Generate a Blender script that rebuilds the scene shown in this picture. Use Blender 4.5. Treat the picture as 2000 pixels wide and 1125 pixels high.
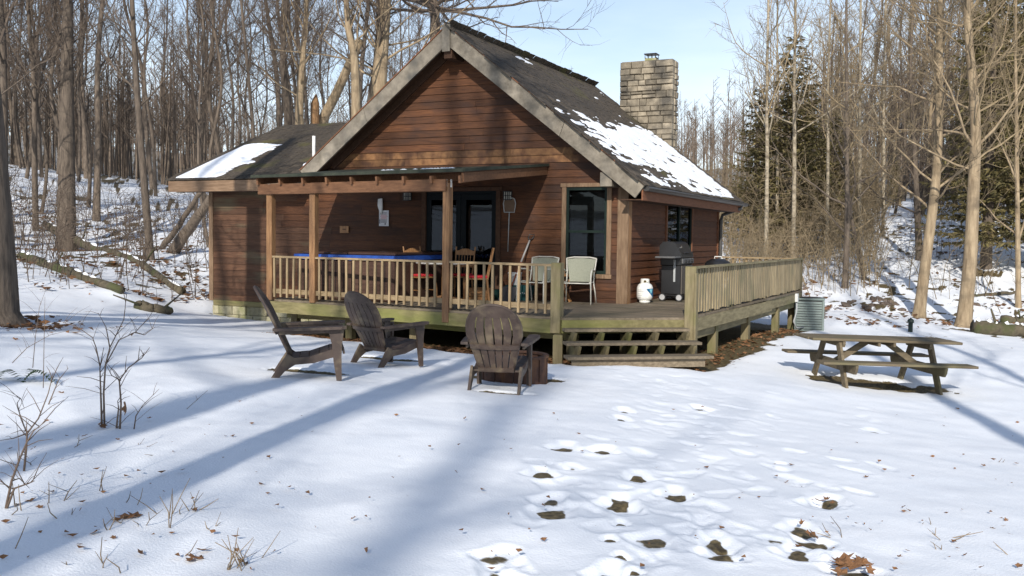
import bpy, math, random
import numpy as np
from mathutils import Vector, Matrix

for _o in list(bpy.data.objects):
    bpy.data.objects.remove(_o)
SC = bpy.context.scene
COL = SC.collection

# ------------------------------------------------------------------ camera
# world frame = cabin frame: origin at the right front wall corner on the deck,
# +x along the facade, +y into the cabin, z = 0 the deck surface
F = 1850.0
YAW, PITCH, ROLL = (math.radians(a) for a in (25.78, 3.12, 0.71))
cy_, sy_ = math.cos(YAW), math.sin(YAW)
A_ = Matrix(((cy_, sy_, 0), (0, 0, -1), (-sy_, cy_, 0)))
P_ = Matrix(((1, 0, 0), (0, math.cos(PITCH), -math.sin(PITCH)), (0, math.sin(PITCH), math.cos(PITCH))))
Q_ = Matrix(((math.cos(ROLL), -math.sin(ROLL), 0), (math.sin(ROLL), math.cos(ROLL), 0), (0, 0, 1)))
VM = Q_ @ P_ @ A_
VT = VM.transposed()
def ray(px, py):
    return VT @ Vector(((px - 1000) / F, (py - 562.5) / F, 1.0))
CAM = -ray(1221, 593) * 17.8
cam_data = bpy.data.cameras.new('camera')
cam_data.sensor_width = 36.0
cam_data.lens = 36.0 * F / 2000.0
cam_data.clip_start = 0.05
cam_data.clip_end = 2000
cam = bpy.data.objects.new('camera', cam_data)
COL.objects.link(cam)
cm = Matrix((VM[0], -VM[1], -VM[2])).transposed().to_4x4()
cm.translation = CAM
cam.matrix_world = cm
SC.camera = cam
FWD = Vector((-sy_, cy_, 0))
RGT = Vector((cy_, sy_, 0))
def P(px, d):
    """ground-plan point at forward distance d in the direction of photo column px"""
    v = CAM + FWD * d + RGT * (d * (px - 1000) / F)
    return v.x, v.y
def hor(px):
    return 462 + (px - 1000) * 0.0124
def pz(px, py, d):
    """height of photo pixel at forward distance d"""
    return CAM.z - (py - hor(px)) * d / F
def on(px, py, axis, val):
    d = ray(px, py)
    return CAM + d * ((val - CAM[axis]) / d[axis])

# ------------------------------------------------------------------ light
SUN_AZ = Vector((0.285, -0.9585))          # towards the sun
SUN_TAN = 0.515
world = bpy.data.worlds.new('World')
SC.world = world
world.use_nodes = True
wn, wl = world.node_tree.nodes, world.node_tree.links
wn.clear()
wout = wn.new('ShaderNodeOutputWorld')
wbg = wn.new('ShaderNodeBackground')
sky = wn.new('ShaderNodeTexSky')
sky.sky_type = 'NISHITA'
sky.sun_disc = False
sky.sun_elevation = math.atan(SUN_TAN)
sky.sun_rotation = math.atan2(SUN_AZ.x, SUN_AZ.y)
sky.air_density = 1.0
sky.dust_density = 0.7
sky.ozone_density = 3.0
wbg.inputs['Strength'].default_value = 0.125
# thin high cloud over the whole sky
tc = wn.new('ShaderNodeTexCoord')
mp = wn.new('ShaderNodeMapping'); mp.inputs['Scale'].default_value = (1.2, 1.2, 5.0)
nz = wn.new('ShaderNodeTexNoise'); nz.inputs['Scale'].default_value = 1.7; nz.inputs['Detail'].default_value = 7; nz.inputs['Roughness'].default_value = 0.55
rp = wn.new('ShaderNodeValToRGB'); rp.color_ramp.elements[0].position = 0.36; rp.color_ramp.elements[1].position = 0.66
rp.color_ramp.elements[0].color = (0.55, 0.55, 0.55, 1); rp.color_ramp.elements[1].color = (1.0, 1.0, 1.0, 1)
mx = wn.new('ShaderNodeMix'); mx.data_type = 'RGBA'
mx.inputs['B'].default_value = (8.0, 8.7, 9.3, 1)
wl.new(tc.outputs['Generated'], mp.inputs['Vector']); wl.new(mp.outputs['Vector'], nz.inputs['Vector'])
wl.new(nz.outputs['Fac'], rp.inputs['Fac'])
# the haze thins with height, as clear winter air does
sp = wn.new('ShaderNodeSeparateXYZ'); wl.new(tc.outputs['Generated'], sp.inputs['Vector'])
hr = wn.new('ShaderNodeMapRange'); hr.inputs['From Min'].default_value = 0.0; hr.inputs['From Max'].default_value = 0.48
hr.inputs['To Min'].default_value = 1.0; hr.inputs['To Max'].default_value = 0.10
wl.new(sp.outputs['Z'], hr.inputs['Value'])
hm = wn.new('ShaderNodeMath'); hm.operation = 'MULTIPLY'; wl.new(rp.outputs['Color'], hm.inputs[0]); wl.new(hr.outputs['Result'], hm.inputs[1])
wl.new(hm.outputs[0], mx.inputs['Factor'])
wl.new(sky.outputs['Color'], mx.inputs['A']); wl.new(mx.outputs['Result'], wbg.inputs['Color'])
wl.new(wbg.outputs['Background'], wout.inputs['Surface'])

sun_data = bpy.data.lights.new('sun', 'SUN')
sun_data.energy = 4.6
sun_data.angle = math.radians(0.53)
sun_data.color = (1.0, 0.94, 0.85)
sun = bpy.data.objects.new('sun', sun_data)
COL.objects.link(sun)
LDIR = Vector((-SUN_AZ.x, -SUN_AZ.y, -SUN_TAN)).normalized()
sun.rotation_euler = LDIR.to_track_quat('-Z', 'Y').to_euler()
sun.location = (5, -30, 30)

SC.view_settings.view_transform = 'Standard'
SC.view_settings.look = 'None'
SC.view_settings.gamma = 1.0
SC.view_settings.use_curve_mapping = False
SC.view_settings.exposure = 0.20
SC.cycles.max_bounces = 6
SC.cycles.transparent_max_bounces = 12

# ------------------------------------------------------------------ helpers
WM = {}
class MB:
    """collects shapes, builds ONE mesh object"""
    def __init__(self):
        self.v = []; self.f = []
    def add(self, vs, fs):
        b = len(self.v)
        self.v.extend([tuple(p) for p in vs])
        self.f.extend([tuple(b + i for i in q) for q in fs])
        return self
    def box(self, x0, x1, y0, y1, z0, z1):
        return self.add([(x0,y0,z0),(x1,y0,z0),(x1,y1,z0),(x0,y1,z0),(x0,y0,z1),(x1,y0,z1),(x1,y1,z1),(x0,y1,z1)],
                        [(0,3,2,1),(4,5,6,7),(0,1,5,4),(1,2,6,5),(2,3,7,6),(3,0,4,7)])
    def cbox(self, x0, x1, y0, y1, z0, z1, c=0.005):
        """box with chamfered edges"""
        vs = []; fs = []
        X=(x0,x1); Y=(y0,y1); Z=(z0,z1); idx={}
        for i in (0,1):
            for j in (0,1):
                for k in (0,1):
                    sx=c*(1-2*i); sy=c*(1-2*j); sz=c*(1-2*k)
                    idx[i,j,k]=len(vs)
                    vs += [(X[i],Y[j]+sy,Z[k]+sz),(X[i]+sx,Y[j],Z[k]+sz),(X[i]+sx,Y[j]+sy,Z[k])]
        def q(a,b,c_,d): fs.append((a,b,c_,d))
        g=lambda i,j,k,n: idx[i,j,k]+n
        q(g(0,0,0,0),g(0,0,1,0),g(0,1,1,0),g(0,1,0,0)); q(g(1,0,0,0),g(1,1,0,0),g(1,1,1,0),g(1,0,1,0))
        q(g(0,0,0,1),g(1,0,0,1),g(1,0,1,1),g(0,0,1,1)); q(g(0,1,0,1),g(0,1,1,1),g(1,1,1,1),g(1,1,0,1))
        q(g(0,0,0,2),g(0,1,0,2),g(1,1,0,2),g(1,0,0,2)); q(g(0,0,1,2),g(1,0,1,2),g(1,1,1,2),g(0,1,1,2))
        for a in (0,1):
            for b in (0,1):
                q(g(0,a,b,1),g(0,a,b,2),g(1,a,b,2),g(1,a,b,1))
                q(g(a,0,b,0),g(a,0,b,2),g(a,1,b,2),g(a,1,b,0))
                q(g(a,b,0,0),g(a,b,0,1),g(a,b,1,1),g(a,b,1,0))
                for k in (0,1): fs.append((g(a,b,k,0),g(a,b,k,1),g(a,b,k,2)))
        return self.add(vs, fs)
    def beam(self, p0, p1, w, h, up=(0,0,1)):
        """rectangular bar from p0 to p1; w across, h along up"""
        p0=Vector(p0); p1=Vector(p1); d=(p1-p0).normalized(); up=Vector(up)
        s=d.cross(up)
        if s.length<1e-4: s=d.cross(Vector((1,0,0)))
        s.normalize(); u=s.cross(d).normalized()
        s*=w/2; u*=h/2
        vs=[p0-s-u,p0+s-u,p0+s+u,p0-s+u,p1-s-u,p1+s-u,p1+s+u,p1-s+u]
        return self.add(vs,[(0,3,2,1),(4,5,6,7),(0,1,5,4),(1,2,6,5),(2,3,7,6),(3,0,4,7)])
    def tube(self, pts, rad, n=6, cap=True):
        pts=[Vector(p) for p in pts]; m=len(pts)
        if not hasattr(rad,'__len__'): rad=[rad]*m
        b=len(self.v); ref=None
        for i,p in enumerate(pts):
            d=(pts[min(i+1,m-1)]-pts[max(i-1,0)])
            if d.length<1e-9: d=Vector((0,0,1))
            d.normalize()
            if ref is None:
                ref=d.cross(Vector((0.31,0.95,0.02)))
                if ref.length<.1: ref=d.cross(Vector((1,0,0)))
            s=(ref-d*ref.dot(d)).normalized(); ref=s; u=d.cross(s); r=rad[i]
            for k in range(n):
                a=2*math.pi*k/n
                q=p+s*(math.cos(a)*r)+u*(math.sin(a)*r)
                self.v.append((q.x,q.y,q.z))
        for i in range(m-1):
            for k in range(n):
                k2=(k+1)%n
                self.f.append((b+i*n+k,b+i*n+k2,b+(i+1)*n+k2,b+(i+1)*n+k))
        if cap and n>3:
            self.f.append(tuple(b+k for k in range(n-1,-1,-1)))
            self.f.append(tuple(b+(m-1)*n+k for k in range(n)))
        return self
    def lathe(self, prof, n=20, c=(0,0,0), cap=True):
        b=len(self.v); m=len(prof)
        for r,z in prof:
            for k in range(n):
                a=2*math.pi*k/n
                self.v.append((c[0]+r*math.cos(a),c[1]+r*math.sin(a),c[2]+z))
        for i in range(m-1):
            for k in range(n):
                k2=(k+1)%n
                self.f.append((b+i*n+k,b+i*n+k2,b+(i+1)*n+k2,b+(i+1)*n+k))
        if cap:
            self.f.append(tuple(b+k for k in range(n-1,-1,-1)))
            self.f.append(tuple(b+(m-1)*n+k for k in range(n)))
        return self
    def prism(self, poly, o, u, v, w):
        """polygon (a,b) -> o+a*u+b*v, extruded by vector w"""
        o=Vector(o);u=Vector(u);v=Vector(v);w=Vector(w);n=len(poly)
        vs=[o+u*a+v*b for a,b in poly]; vs+= [p+w for p in vs]
        fs=[tuple(range(n-1,-1,-1)),tuple(range(n,2*n))]+[(i,(i+1)%n,n+(i+1)%n,n+i) for i in range(n)]
        return self.add(vs,fs)
    def build(self, name, m, parent=None, smooth=False, world=True, loc=None, fix=True):
        me=bpy.data.meshes.new(name)
        vs=self.v
        if parent is not None and world and vs:
            inv=np.array(WM[parent.name].inverted())
            vs=(np.array(vs)@inv[:3,:3].T+inv[:3,3]).tolist()
        me.from_pydata(vs,[],self.f)
        if fix:
            import bmesh
            bm=bmesh.new(); bm.from_mesh(me)
            bmesh.ops.recalc_face_normals(bm,faces=bm.faces)
            bm.to_mesh(me); bm.free()
        if m is not None: me.materials.append(m)
        if smooth: me.polygons.foreach_set('use_smooth',[True]*len(me.polygons))
        o=bpy.data.objects.new(name,me); COL.objects.link(o)
        if parent is not None:
            o.parent=parent; WM[o.name]=WM[parent.name]
        else:
            WM[o.name]=Matrix()
        if loc is not None: o.location=loc
        return o
def inst(src_mesh, name, parent=None, mat4=None):
    """object sharing mesh data; mat4 in the parent's frame"""
    o=bpy.data.objects.new(name,src_mesh); COL.objects.link(o)
    if parent is not None: o.parent=parent
    if mat4 is not None: o.matrix_local=mat4
    WM[o.name]=(WM[parent.name] if parent is not None else Matrix())@(mat4 if mat4 is not None else Matrix())
    return o
def tag(o,label=None,cat=None,group=None,kind=None):
    if label: o['label']=label
    if cat: o['category']=cat
    if group: o['group']=group
    if kind: o['kind']=kind
    return o
def thing(name,label,cat,loc=(0,0,0),rotz=0.0,group=None,kind=None):
    o=bpy.data.objects.new(name,None); COL.objects.link(o)
    o.empty_display_size=.2
    o.location=loc; o.rotation_euler=(0,0,rotz)
    WM[o.name]=Matrix.Translation(Vector(loc))@Matrix.Rotation(rotz,4,'Z')
    return tag(o,label,cat,group,kind)
def copy_tree(o,parent=None):
    c=o.copy(); COL.objects.link(c); c.parent=parent
    for ch in o.children: copy_tree(ch,c)
    return c

# ------------------------------------------------------------------ materials
def material(name,c1,c2,scale=(1,1,1),noise=6.0,detail=6.0,rough=.8,bump=.25,bdist=.01,rand=0.0,stain=None,sscale=(1,1,1),snoise=1.5,slo=.5,shi=.65,metal=0.0,spec=.35,lo=.3,hi=.7):
    m=bpy.data.materials.new(name); m.use_nodes=True
    n,l=m.node_tree.nodes,m.node_tree.links
    b=n['Principled BSDF']
    b.inputs['Roughness'].default_value=rough; b.inputs['Metallic'].default_value=metal
    b.inputs['Specular IOR Level'].default_value=spec
    t=n.new('ShaderNodeTexCoord'); mp=n.new('ShaderNodeMapping'); mp.inputs['Scale'].default_value=scale
    l.new(t.outputs['Object'],mp.inputs['Vector'])
    oi=n.new('ShaderNodeObjectInfo')
    va=n.new('ShaderNodeVectorMath'); va.operation='ADD'
    sc=n.new('ShaderNodeVectorMath'); sc.operation='SCALE'; sc.inputs['Scale'].default_value=37.0
    cmb=n.new('ShaderNodeCombineXYZ')
    for k in 'XYZ': l.new(oi.outputs['Random'],cmb.inputs[k])
    l.new(cmb.outputs['Vector'],sc.inputs[0]); l.new(mp.outputs['Vector'],va.inputs[0]); l.new(sc.outputs['Vector'],va.inputs[1])
    no=n.new('ShaderNodeTexNoise'); no.inputs['Scale'].default_value=noise; no.inputs['Detail'].default_value=detail; no.inputs['Roughness'].default_value=.6
    l.new(va.outputs['Vector'],no.inputs['Vector'])
    r=n.new('ShaderNodeValToRGB'); r.color_ramp.elements[0].position=lo; r.color_ramp.elements[1].position=hi
    r.color_ramp.elements[0].color=(*c1,1); r.color_ramp.elements[1].color=(*c2,1)
    l.new(no.outputs['Fac'],r.inputs['Fac'])
    col=r.outputs['Color']
    if stain:
        mp2=n.new('ShaderNodeMapping'); mp2.inputs['Scale'].default_value=sscale
        l.new(t.outputs['Object'],mp2.inputs['Vector'])
        n2=n.new('ShaderNodeTexNoise'); n2.inputs['Scale'].default_value=snoise; n2.inputs['Detail'].default_value=5
        l.new(mp2.outputs['Vector'],n2.inputs['Vector'])
        r2=n.new('ShaderNodeValToRGB'); r2.color_ramp.elements[0].position=slo; r2.color_ramp.elements[1].position=shi
        l.new(n2.outputs['Fac'],r2.inputs['Fac'])
        mm=n.new('ShaderNodeMix'); mm.data_type='RGBA'
        l.new(r2.outputs['Color'],mm.inputs['Factor']); l.new(col,mm.inputs['A']); mm.inputs['B'].default_value=(*stain,1)
        col=mm.outputs['Result']
    if rand:
        hs=n.new('ShaderNodeHueSaturation')
        mr=n.new('ShaderNodeMapRange'); mr.inputs['To Min'].default_value=1-rand; mr.inputs['To Max'].default_value=1+rand
        l.new(oi.outputs['Random'],mr.inputs['Value']); l.new(mr.outputs['Result'],hs.inputs['Value']); l.new(col,hs.inputs['Color'])
        col=hs.outputs['Color']
    l.new(col,b.inputs['Base Color'])
    if bump:
        bu=n.new('ShaderNodeBump'); bu.inputs['Strength'].default_value=bump; bu.inputs['Distance'].default_value=bdist
        l.new(no.outputs['Fac'],bu.inputs['Height']); l.new(bu.outputs['Normal'],b.inputs['Normal'])
    return m
def z_tint(m, z0, z1, col, amount=1.0, streak=None):
    """tints the wood between heights z0..z1 (weathering band with ragged streaks)"""
    n,l=m.node_tree.nodes,m.node_tree.links; b=n['Principled BSDF']
    src=b.inputs['Base Color'].links[0].from_socket
    t=n.new('ShaderNodeTexCoord'); s=n.new('ShaderNodeSeparateXYZ'); l.new(t.outputs['Object'],s.inputs['Vector'])
    r=n.new('ShaderNodeMapRange'); r.inputs['From Min'].default_value=z0; r.inputs['From Max'].default_value=z1; r.interpolation_type='SMOOTHSTEP'
    l.new(s.outputs['Z'],r.inputs['Value'])
    mp=n.new('ShaderNodeMapping'); mp.inputs['Scale'].default_value=streak or (6,6,1.2); l.new(t.outputs['Object'],mp.inputs['Vector'])
    no=n.new('ShaderNodeTexNoise'); no.inputs['Scale'].default_value=2.2; no.inputs['Detail'].default_value=6; l.new(mp.outputs['Vector'],no.inputs['Vector'])
    rr=n.new('ShaderNodeMapRange'); rr.inputs['From Min'].default_value=.40; rr.inputs['From Max'].default_value=.62; l.new(no.outputs['Fac'],rr.inputs['Value'])
    mu=n.new('ShaderNodeMath'); mu.operation='MULTIPLY'; l.new(r.outputs['Result'],mu.inputs[0]); l.new(rr.outputs['Result'],mu.inputs[1])
    m2=n.new('ShaderNodeMath'); m2.operation='MULTIPLY'; m2.inputs[1].default_value=amount; l.new(mu.outputs[0],m2.inputs[0])
    mm=n.new('ShaderNodeMix'); mm.data_type='RGBA'; l.new(m2.outputs[0],mm.inputs['Factor']); l.new(src,mm.inputs['A']); mm.inputs['B'].default_value=(*col,1)
    l.new(mm.outputs['Result'],b.inputs['Base Color'])

MAT={}
MAT['siding_x']=material('siding',(.044,.0155,.0062),(.115,.045,.0165),(1.2,9,16),3.0,8,.72,.35,.004,.30,(.040,.018,.011),(1.0,1,2.2),1.6,.50,.74)
MAT['siding_y']=material('siding_side',(.052,.018,.007),(.118,.042,.015),(9,1.2,16),3.0,8,.72,.35,.004,.25)
MAT['siding_wing']=material('siding_wing',(.052,.024,.013),(.115,.056,.030),(1.2,9,16),3.0,8,.78,.35,.004,.28,(.10,.085,.05),(.6,1,2.5),1.2,.52,.72)
MAT['siding_pale']=material('siding_weathered',(.070,.028,.012),(.235,.12,.05),(2.2,9,1.6),3.0,8,.75,.3,.004,.22,(.055,.024,.012),(1.6,1,1.2),1.5,.46,.62)
MAT['trim']=material('trim_wood',(.125,.075,.042),(.25,.165,.10),(9,9,1.3),3,8,.75,.3,.004,.15)
MAT['trim_x']=material('trim_wood_x',(.125,.075,.042),(.24,.155,.095),(1.3,9,9),3,8,.75,.3,.004,.15)
MAT['verge']=material('weathered_verge',(.115,.098,.074),(.27,.235,.185),(2.2,6,2.2),2.4,8,.78,.3,.004,.10,(.08,.075,.065),(1.5,1,1.5),1.5,.5,.7)
MAT['soffit']=material('soffit_wood',(.05,.025,.014),(.09,.046,.026),(6,1.5,6),3,6,.85,.2)
MAT['fascia_red']=material('fascia_wood',(.13,.05,.023),(.19,.08,.038),(8,1.2,8),3,6,.75,.2)
MAT['post']=material('cedar_post',(.16,.078,.034),(.34,.19,.088),(11,11,.9),3,8,.72,.35,.004,.12,(.09,.05,.03),(2,2,.6),1.3,.52,.7)
MAT['baluster']=material('baluster_wood',(.205,.142,.076),(.35,.26,.148),(16,16,1.4),3,6,.75,.2,.003,.13)
MAT['rail']=material('rail_wood',(.19,.135,.074),(.33,.245,.14),(1.4,14,14),3,6,.75,.25,.003,.12)
MAT['green_wood']=material('mossy_timber',(.115,.10,.043),(.235,.20,.095),(1.2,7,7),2.6,8,.82,.3,.004,.10,(.155,.16,.042),(.5,.5,2),1.3,.45,.72)
MAT['green_wood_y']=material('mossy_timber_y',(.125,.104,.055),(.26,.22,.125),(7,1.2,7),2.6,8,.82,.3,.004,.10,(.16,.155,.06),(.5,.5,2),1.3,.5,.76)
MAT['old_post']=material('old_deck_post',(.12,.098,.052),(.225,.185,.105),(9,9,1.1),2.6,8,.82,.3,.004,.08,(.12,.118,.04),(1,1,1),1.6,.48,.7)
MAT['deck_x']=material('deck_board',(.105,.082,.055),(.215,.172,.12),(1.3,10,10),3,7,.85,.3,.004,.16,(.10,.085,.055),(.8,.8,.8),1.4,.5,.72)
MAT['fence_board']=material('fence_board',(.15,.116,.064),(.33,.265,.16),(13,13,1.1),3,7,.8,.3,.004,.18,(.145,.13,.075),(1,1,1),1.8,.52,.72)
MAT['picnic']=material('picnic_wood',(.085,.066,.042),(.17,.135,.085),(1.3,10,10),2.6,7,.82,.3,.004,.12,(.11,.10,.05),(1,1,1),1.6,.52,.7)
MAT['shingle']=material('wood_shingle',(.022,.018,.014),(.085,.067,.048),(3,3,3),5,7,.9,.6,.006,.55,(.070,.064,.018),(.9,.9,.9),1.1,.56,.72)
MAT['roof_under']=material('roof_deck',(.03,.025,.02),(.05,.042,.034),(2,2,2),4,4,.9,.2)
MAT['snow']=material('snow',(.79,.815,.86),(.86,.88,.91),(1,1,1),14,6,.65,.35,.01,0,spec=.25)
MAT['stone']=material('sandstone',(.135,.112,.08),(.335,.285,.21),(1,1,1),6,9,.9,.8,.02,.30,(.072,.064,.052),(1,1,1),1.9,.46,.64,lo=.25,hi=.72)
MAT['mortar']=material('mortar',(.085,.075,.06),(.14,.12,.10),(1,1,1),20,4,.95,.4)
MAT['block']=material('concrete_block',(.26,.235,.145),(.42,.385,.26),(1,1,1),9,7,.95,.4,.006,.1,(.22,.225,.09),(1,1,1),2,.5,.7)
MAT['black_metal']=material('black_metal',(.012,.012,.013),(.022,.022,.023),(1,1,1),9,4,.45,.05,spec=.5)
MAT['gutter']=material('gutter_metal',(.022,.019,.017),(.04,.035,.03),(1,1,1),5,4,.4,.05,spec=.5)
MAT['green_trim']=material('green_frame',(.006,.014,.011),(.011,.022,.017),(1,1,1),6,4,.6,.05,spec=.2)
MAT['porch_edge']=material('porch_roofing',(.018,.024,.017),(.045,.05,.034),(1,1,1),6,6,.85,.4,.006)
MAT['beam']=material('porch_beam',(.10,.046,.022),(.20,.098,.048),(1.2,9,9),3,7,.76,.3,.004,.15)
MAT['white_plastic']=material('white_plastic',(.60,.60,.58),(.72,.72,.70),(1,1,1),5,4,.5,.03)
MAT['chair_brown']=material('resin_brown',(.048,.032,.025),(.082,.058,.046),(2,2,2),4,6,.58,.06,.003,.08,(.15,.115,.075),(2,2,2),3.2,.52,.72,spec=.4)
MAT['rust']=material('rusty_steel',(.042,.024,.019),(.105,.052,.034),(1,1,2),6,7,.8,.25,.004,.1,(.16,.075,.035),(3,3,1),1.5,.56,.7,spec=.3)
MAT['ac']=material('ac_enamel',(.16,.20,.185),(.215,.255,.24),(1,1,1),4,4,.55,.04)
MAT['dark']=material('dark_void',(.006,.006,.006),(.010,.010,.010),(1,1,1),3,2,.9,0)
MAT['bark']=material('bark_grey',(.055,.043,.034),(.16,.126,.096),(5,5,1.0),3,8,.92,.8,.02,.16,lo=.3,hi=.7)
MAT['bark_tan']=material('bark_tan',(.16,.115,.07),(.38,.295,.19),(5,5,.8),2.4,8,.9,.7,.02,.06,(.15,.115,.075),(1,1,1.6),1.6,.5,.68)
MAT['bark_pale']=material('bark_pale',(.20,.165,.115),(.40,.34,.25),(3,3,4),3,7,.85,.4,.01,.10,(.13,.105,.075),(1,1,3),2,.55,.66)
MAT['twig']=material('twig_bark',(.065,.049,.037),(.13,.097,.072),(1,1,1),4,4,.9,0,rand=.18)
MAT['twig_tan']=material('twig_tan',(.165,.122,.070),(.30,.232,.142),(1,1,1),4,4,.9,0,rand=.15)
MAT['log']=material('mossy_log',(.052,.045,.030),(.12,.098,.064),(4,4,4),2.4,8,.95,.7,.02,.1,(.062,.066,.028),(1,1,1),2,.5,.62)
MAT['needle']=material('needles',(.085,.074,.027),(.20,.165,.068),(1,1,1),1.1,4,.75,0,rand=.12,stain=(.22,.165,.078),sscale=(1,1,1),snoise=.9,slo=.52,shi=.72)
MAT['leaf']=material('dead_leaf',(.115,.052,.022),(.26,.135,.062),(1,1,1),11,5,.8,.2,.004,.35)
MAT['fern']=material('fern_green',(.018,.035,.012),(.045,.07,.024),(1,1,1),9,3,.7,0)
MAT['weed']=material('dry_weed',(.16,.115,.07),(.26,.195,.125),(1,1,1),6,3,.9,0,rand=.25)
MAT['shrub']=material('shrub_bark',(.11,.076,.056),(.19,.14,.105),(1,1,1),8,3,.9,0)
MAT['rock']=material('rock',(.06,.045,.036),(.16,.125,.10),(1,1,1),5,8,.92,.6,.02,.3)

def plain(name,c,rough=.6,metal=0.,spec=.4,c2=None):
    c2=c2 or tuple(min(1,x*1.25) for x in c)
    return material(name,c,c2,(1,1,1),7,4,rough,.03,.003,metal=metal,spec=spec)
def glass_mat(name,tint=(.5,.55,.55),opaque=.35):
    m=bpy.data.materials.new(name); m.use_nodes=True
    n,l=m.node_tree.nodes,m.node_tree.links; n.clear()
    o=n.new('ShaderNodeOutputMaterial'); g=n.new('ShaderNodeBsdfGlossy'); g.inputs['Roughness'].default_value=.015; g.inputs['Color'].default_value=(.55,.6,.66,1)
    t=n.new('ShaderNodeBsdfTransparent'); t.inputs['Color'].default_value=(*tint,1)
    fr=n.new('ShaderNodeFresnel'); fr.inputs['IOR'].default_value=1.5
    ns=n.new('ShaderNodeTexNoise'); ns.inputs['Scale'].default_value=1.6
    tcn=n.new('ShaderNodeTexCoord'); bu=n.new('ShaderNodeBump'); bu.inputs['Strength'].default_value=.05; bu.inputs['Distance'].default_value=.02
    l.new(tcn.outputs['Object'],ns.inputs['Vector']); l.new(ns.outputs['Fac'],bu.inputs['Height'])
    l.new(bu.outputs['Normal'],g.inputs['Normal']); l.new(bu.outputs['Normal'],fr.inputs['Normal'])
    a=n.new('ShaderNodeMath'); a.operation='ADD'; a.inputs[1].default_value=.0; l.new(fr.outputs['Fac'],a.inputs[0])
    mx=n.new('ShaderNodeMixShader'); l.new(a.outputs[0],mx.inputs['Fac']); l.new(t.outputs[0],mx.inputs[1]); l.new(g.outputs[0],mx.inputs[2])
    l.new(mx.outputs[0],o.inputs['Surface'])
    return m
MAT['glass']=glass_mat('window_glass',(.42,.45,.46))

# ------------------------------------------------------------------ terrain
CTRL=[]
def cp(px,d,z): 
    x,y=P(px,d); CTRL.append((x,y,z))
for px,z in ((-400,-.2),(0,-.32),(1000,-.40),(2000,-.50),(2500,-.6)): cp(px,4.5,z)
for px,z in ((0,-.22),(500,-.33),(1000,-.43),(1500,-.56),(2000,-.68)): cp(px,7,z)
for px,z in ((-200,.1),(0,-.06),(600,-.34),(985,-.49),(1400,-.66),(1700,-.86),(2150,-1.0)): cp(px,10.5,z)
for px,d,z in ((750,12.7,-.50),(150,14,-.12),(1230,13.6,-.63),(1700,14.2,-.96),(2000,14,-1.06),(2300,14,-1.1),(1000,0,-.40),(400,0,-.2),(20,13,-.08),
               (200,20,-.18),(-100,20,.45),(130,32,pz(130,490,32)),(50,22.5,.45),(235,20.5,.06),(60,40,2.4),(-300,38,4.0),(330,30,pz(330,492,30)),(390,26,0.0),(560,34,.9),
               (1580,23.2,-.95),(1890,25,pz(1890,642,25)),(1805,27,pz(1805,617,27)),(1690,25.5,-.88),(2050,29,-.78),(1700,31,-.35),(1600,36,.25),(1720,40,1.1),(1850,43,2.35),(2030,43,2.3),(2350,42,2.6),(1480,40,.3),(1480,30,-.7),
               (1000,-10,-.3),(300,-8,0),(1700,-10,-.4),(1000,-30,-.2),(1000,-80,1),(3000,10,-.9)): cp(px,d,z)
for x,y,z in ((-10.2,0,-.63),(-10.6,-.8,-.55),(-7.5,-2.6,-.6),(-5,-3.1,-.62),(-2,-3.6,-.63),(0.1,-3.9,-.66),(1.9,-2.8,-.68),(2.2,1.9,-.70),(2.2,4.7,-.80),(2.2,7.3,-.93),(0,9.5,-.85),(-7,9.5,-.45),(-10.4,6,-.2),(-4,3,-.7)): CTRL.append((x,y,z))
for px,z in ((-900,9),(-300,7.5),(300,5.5),(800,3.5),(1200,2.4),(1450,2.6),(1700,5.5),(2000,8),(2600,9)): cp(px,78,z)
for px,z in ((-900,24),(-300,20),(300,14),(800,11),(1200,10),(1450,11),(1700,15),(2000,20),(2600,24)): cp(px,165,z)
for px,z in ((-900,34),(0,30),(1000,24),(1400,24),(2000,32),(2800,34)): cp(px,360,z)
for dx,dy in ((300,-300),(-300,-200),(300,60),(-380,60),(0,-380)): CTRL.append((CAM.x+dx,CAM.y+dy,12))
CT=np.array(CTRL)
def _phi(r2): return np.where(r2>0,.5*r2*np.log(r2+1e-12),0)
_n=len(CT)
_K=_phi(((CT[:,None,:2]-CT[None,:,:2])**2).sum(-1))+np.eye(_n)*.6
_Pm=np.hstack([np.ones((_n,1)),CT[:,:2]])
_A=np.block([[_K,_Pm],[_Pm.T,np.zeros((3,3))]])
_W=np.linalg.solve(_A,np.concatenate([CT[:,2],np.zeros(3)]))
def tps(X,Y):
    X=np.asarray(X,float);Y=np.asarray(Y,float)
    out=_W[_n]+_W[_n+1]*X+_W[_n+2]*Y
    for i in range(_n):
        out=out+_W[i]*_phi((X-CT[i,0])**2+(Y-CT[i,1])**2)
    return out
def gz(x,y):
    r2=(CT[:,0]-x)**2+(CT[:,1]-y)**2+1e-12
    return float(_W[_n]+_W[_n+1]*x+_W[_n+2]*y+np.dot(_W[:_n],.5*r2*np.log(r2)))
def G(px,d,dz=0.0):
    x,y=P(px,d); return Vector((x,y,gz(x,y)+dz))
def on_ground(px,py):
    """point of the ground seen at a photo pixel"""
    d=ray(px,py); d=d/d.dot(FWD)
    T_=1.5*1.02**np.arange(208)
    h=CAM.z+d.z*T_-tps(CAM.x+d.x*T_,CAM.y+d.y*T_)
    k=int(np.argmax(h<0)) or 207
    t=T_[k-1]+(T_[k]-T_[k-1])*h[k-1]/(h[k-1]-h[k]+1e-9)
    p=CAM+d*t
    return Vector((p.x,p.y,gz(p.x,p.y)))

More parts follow.
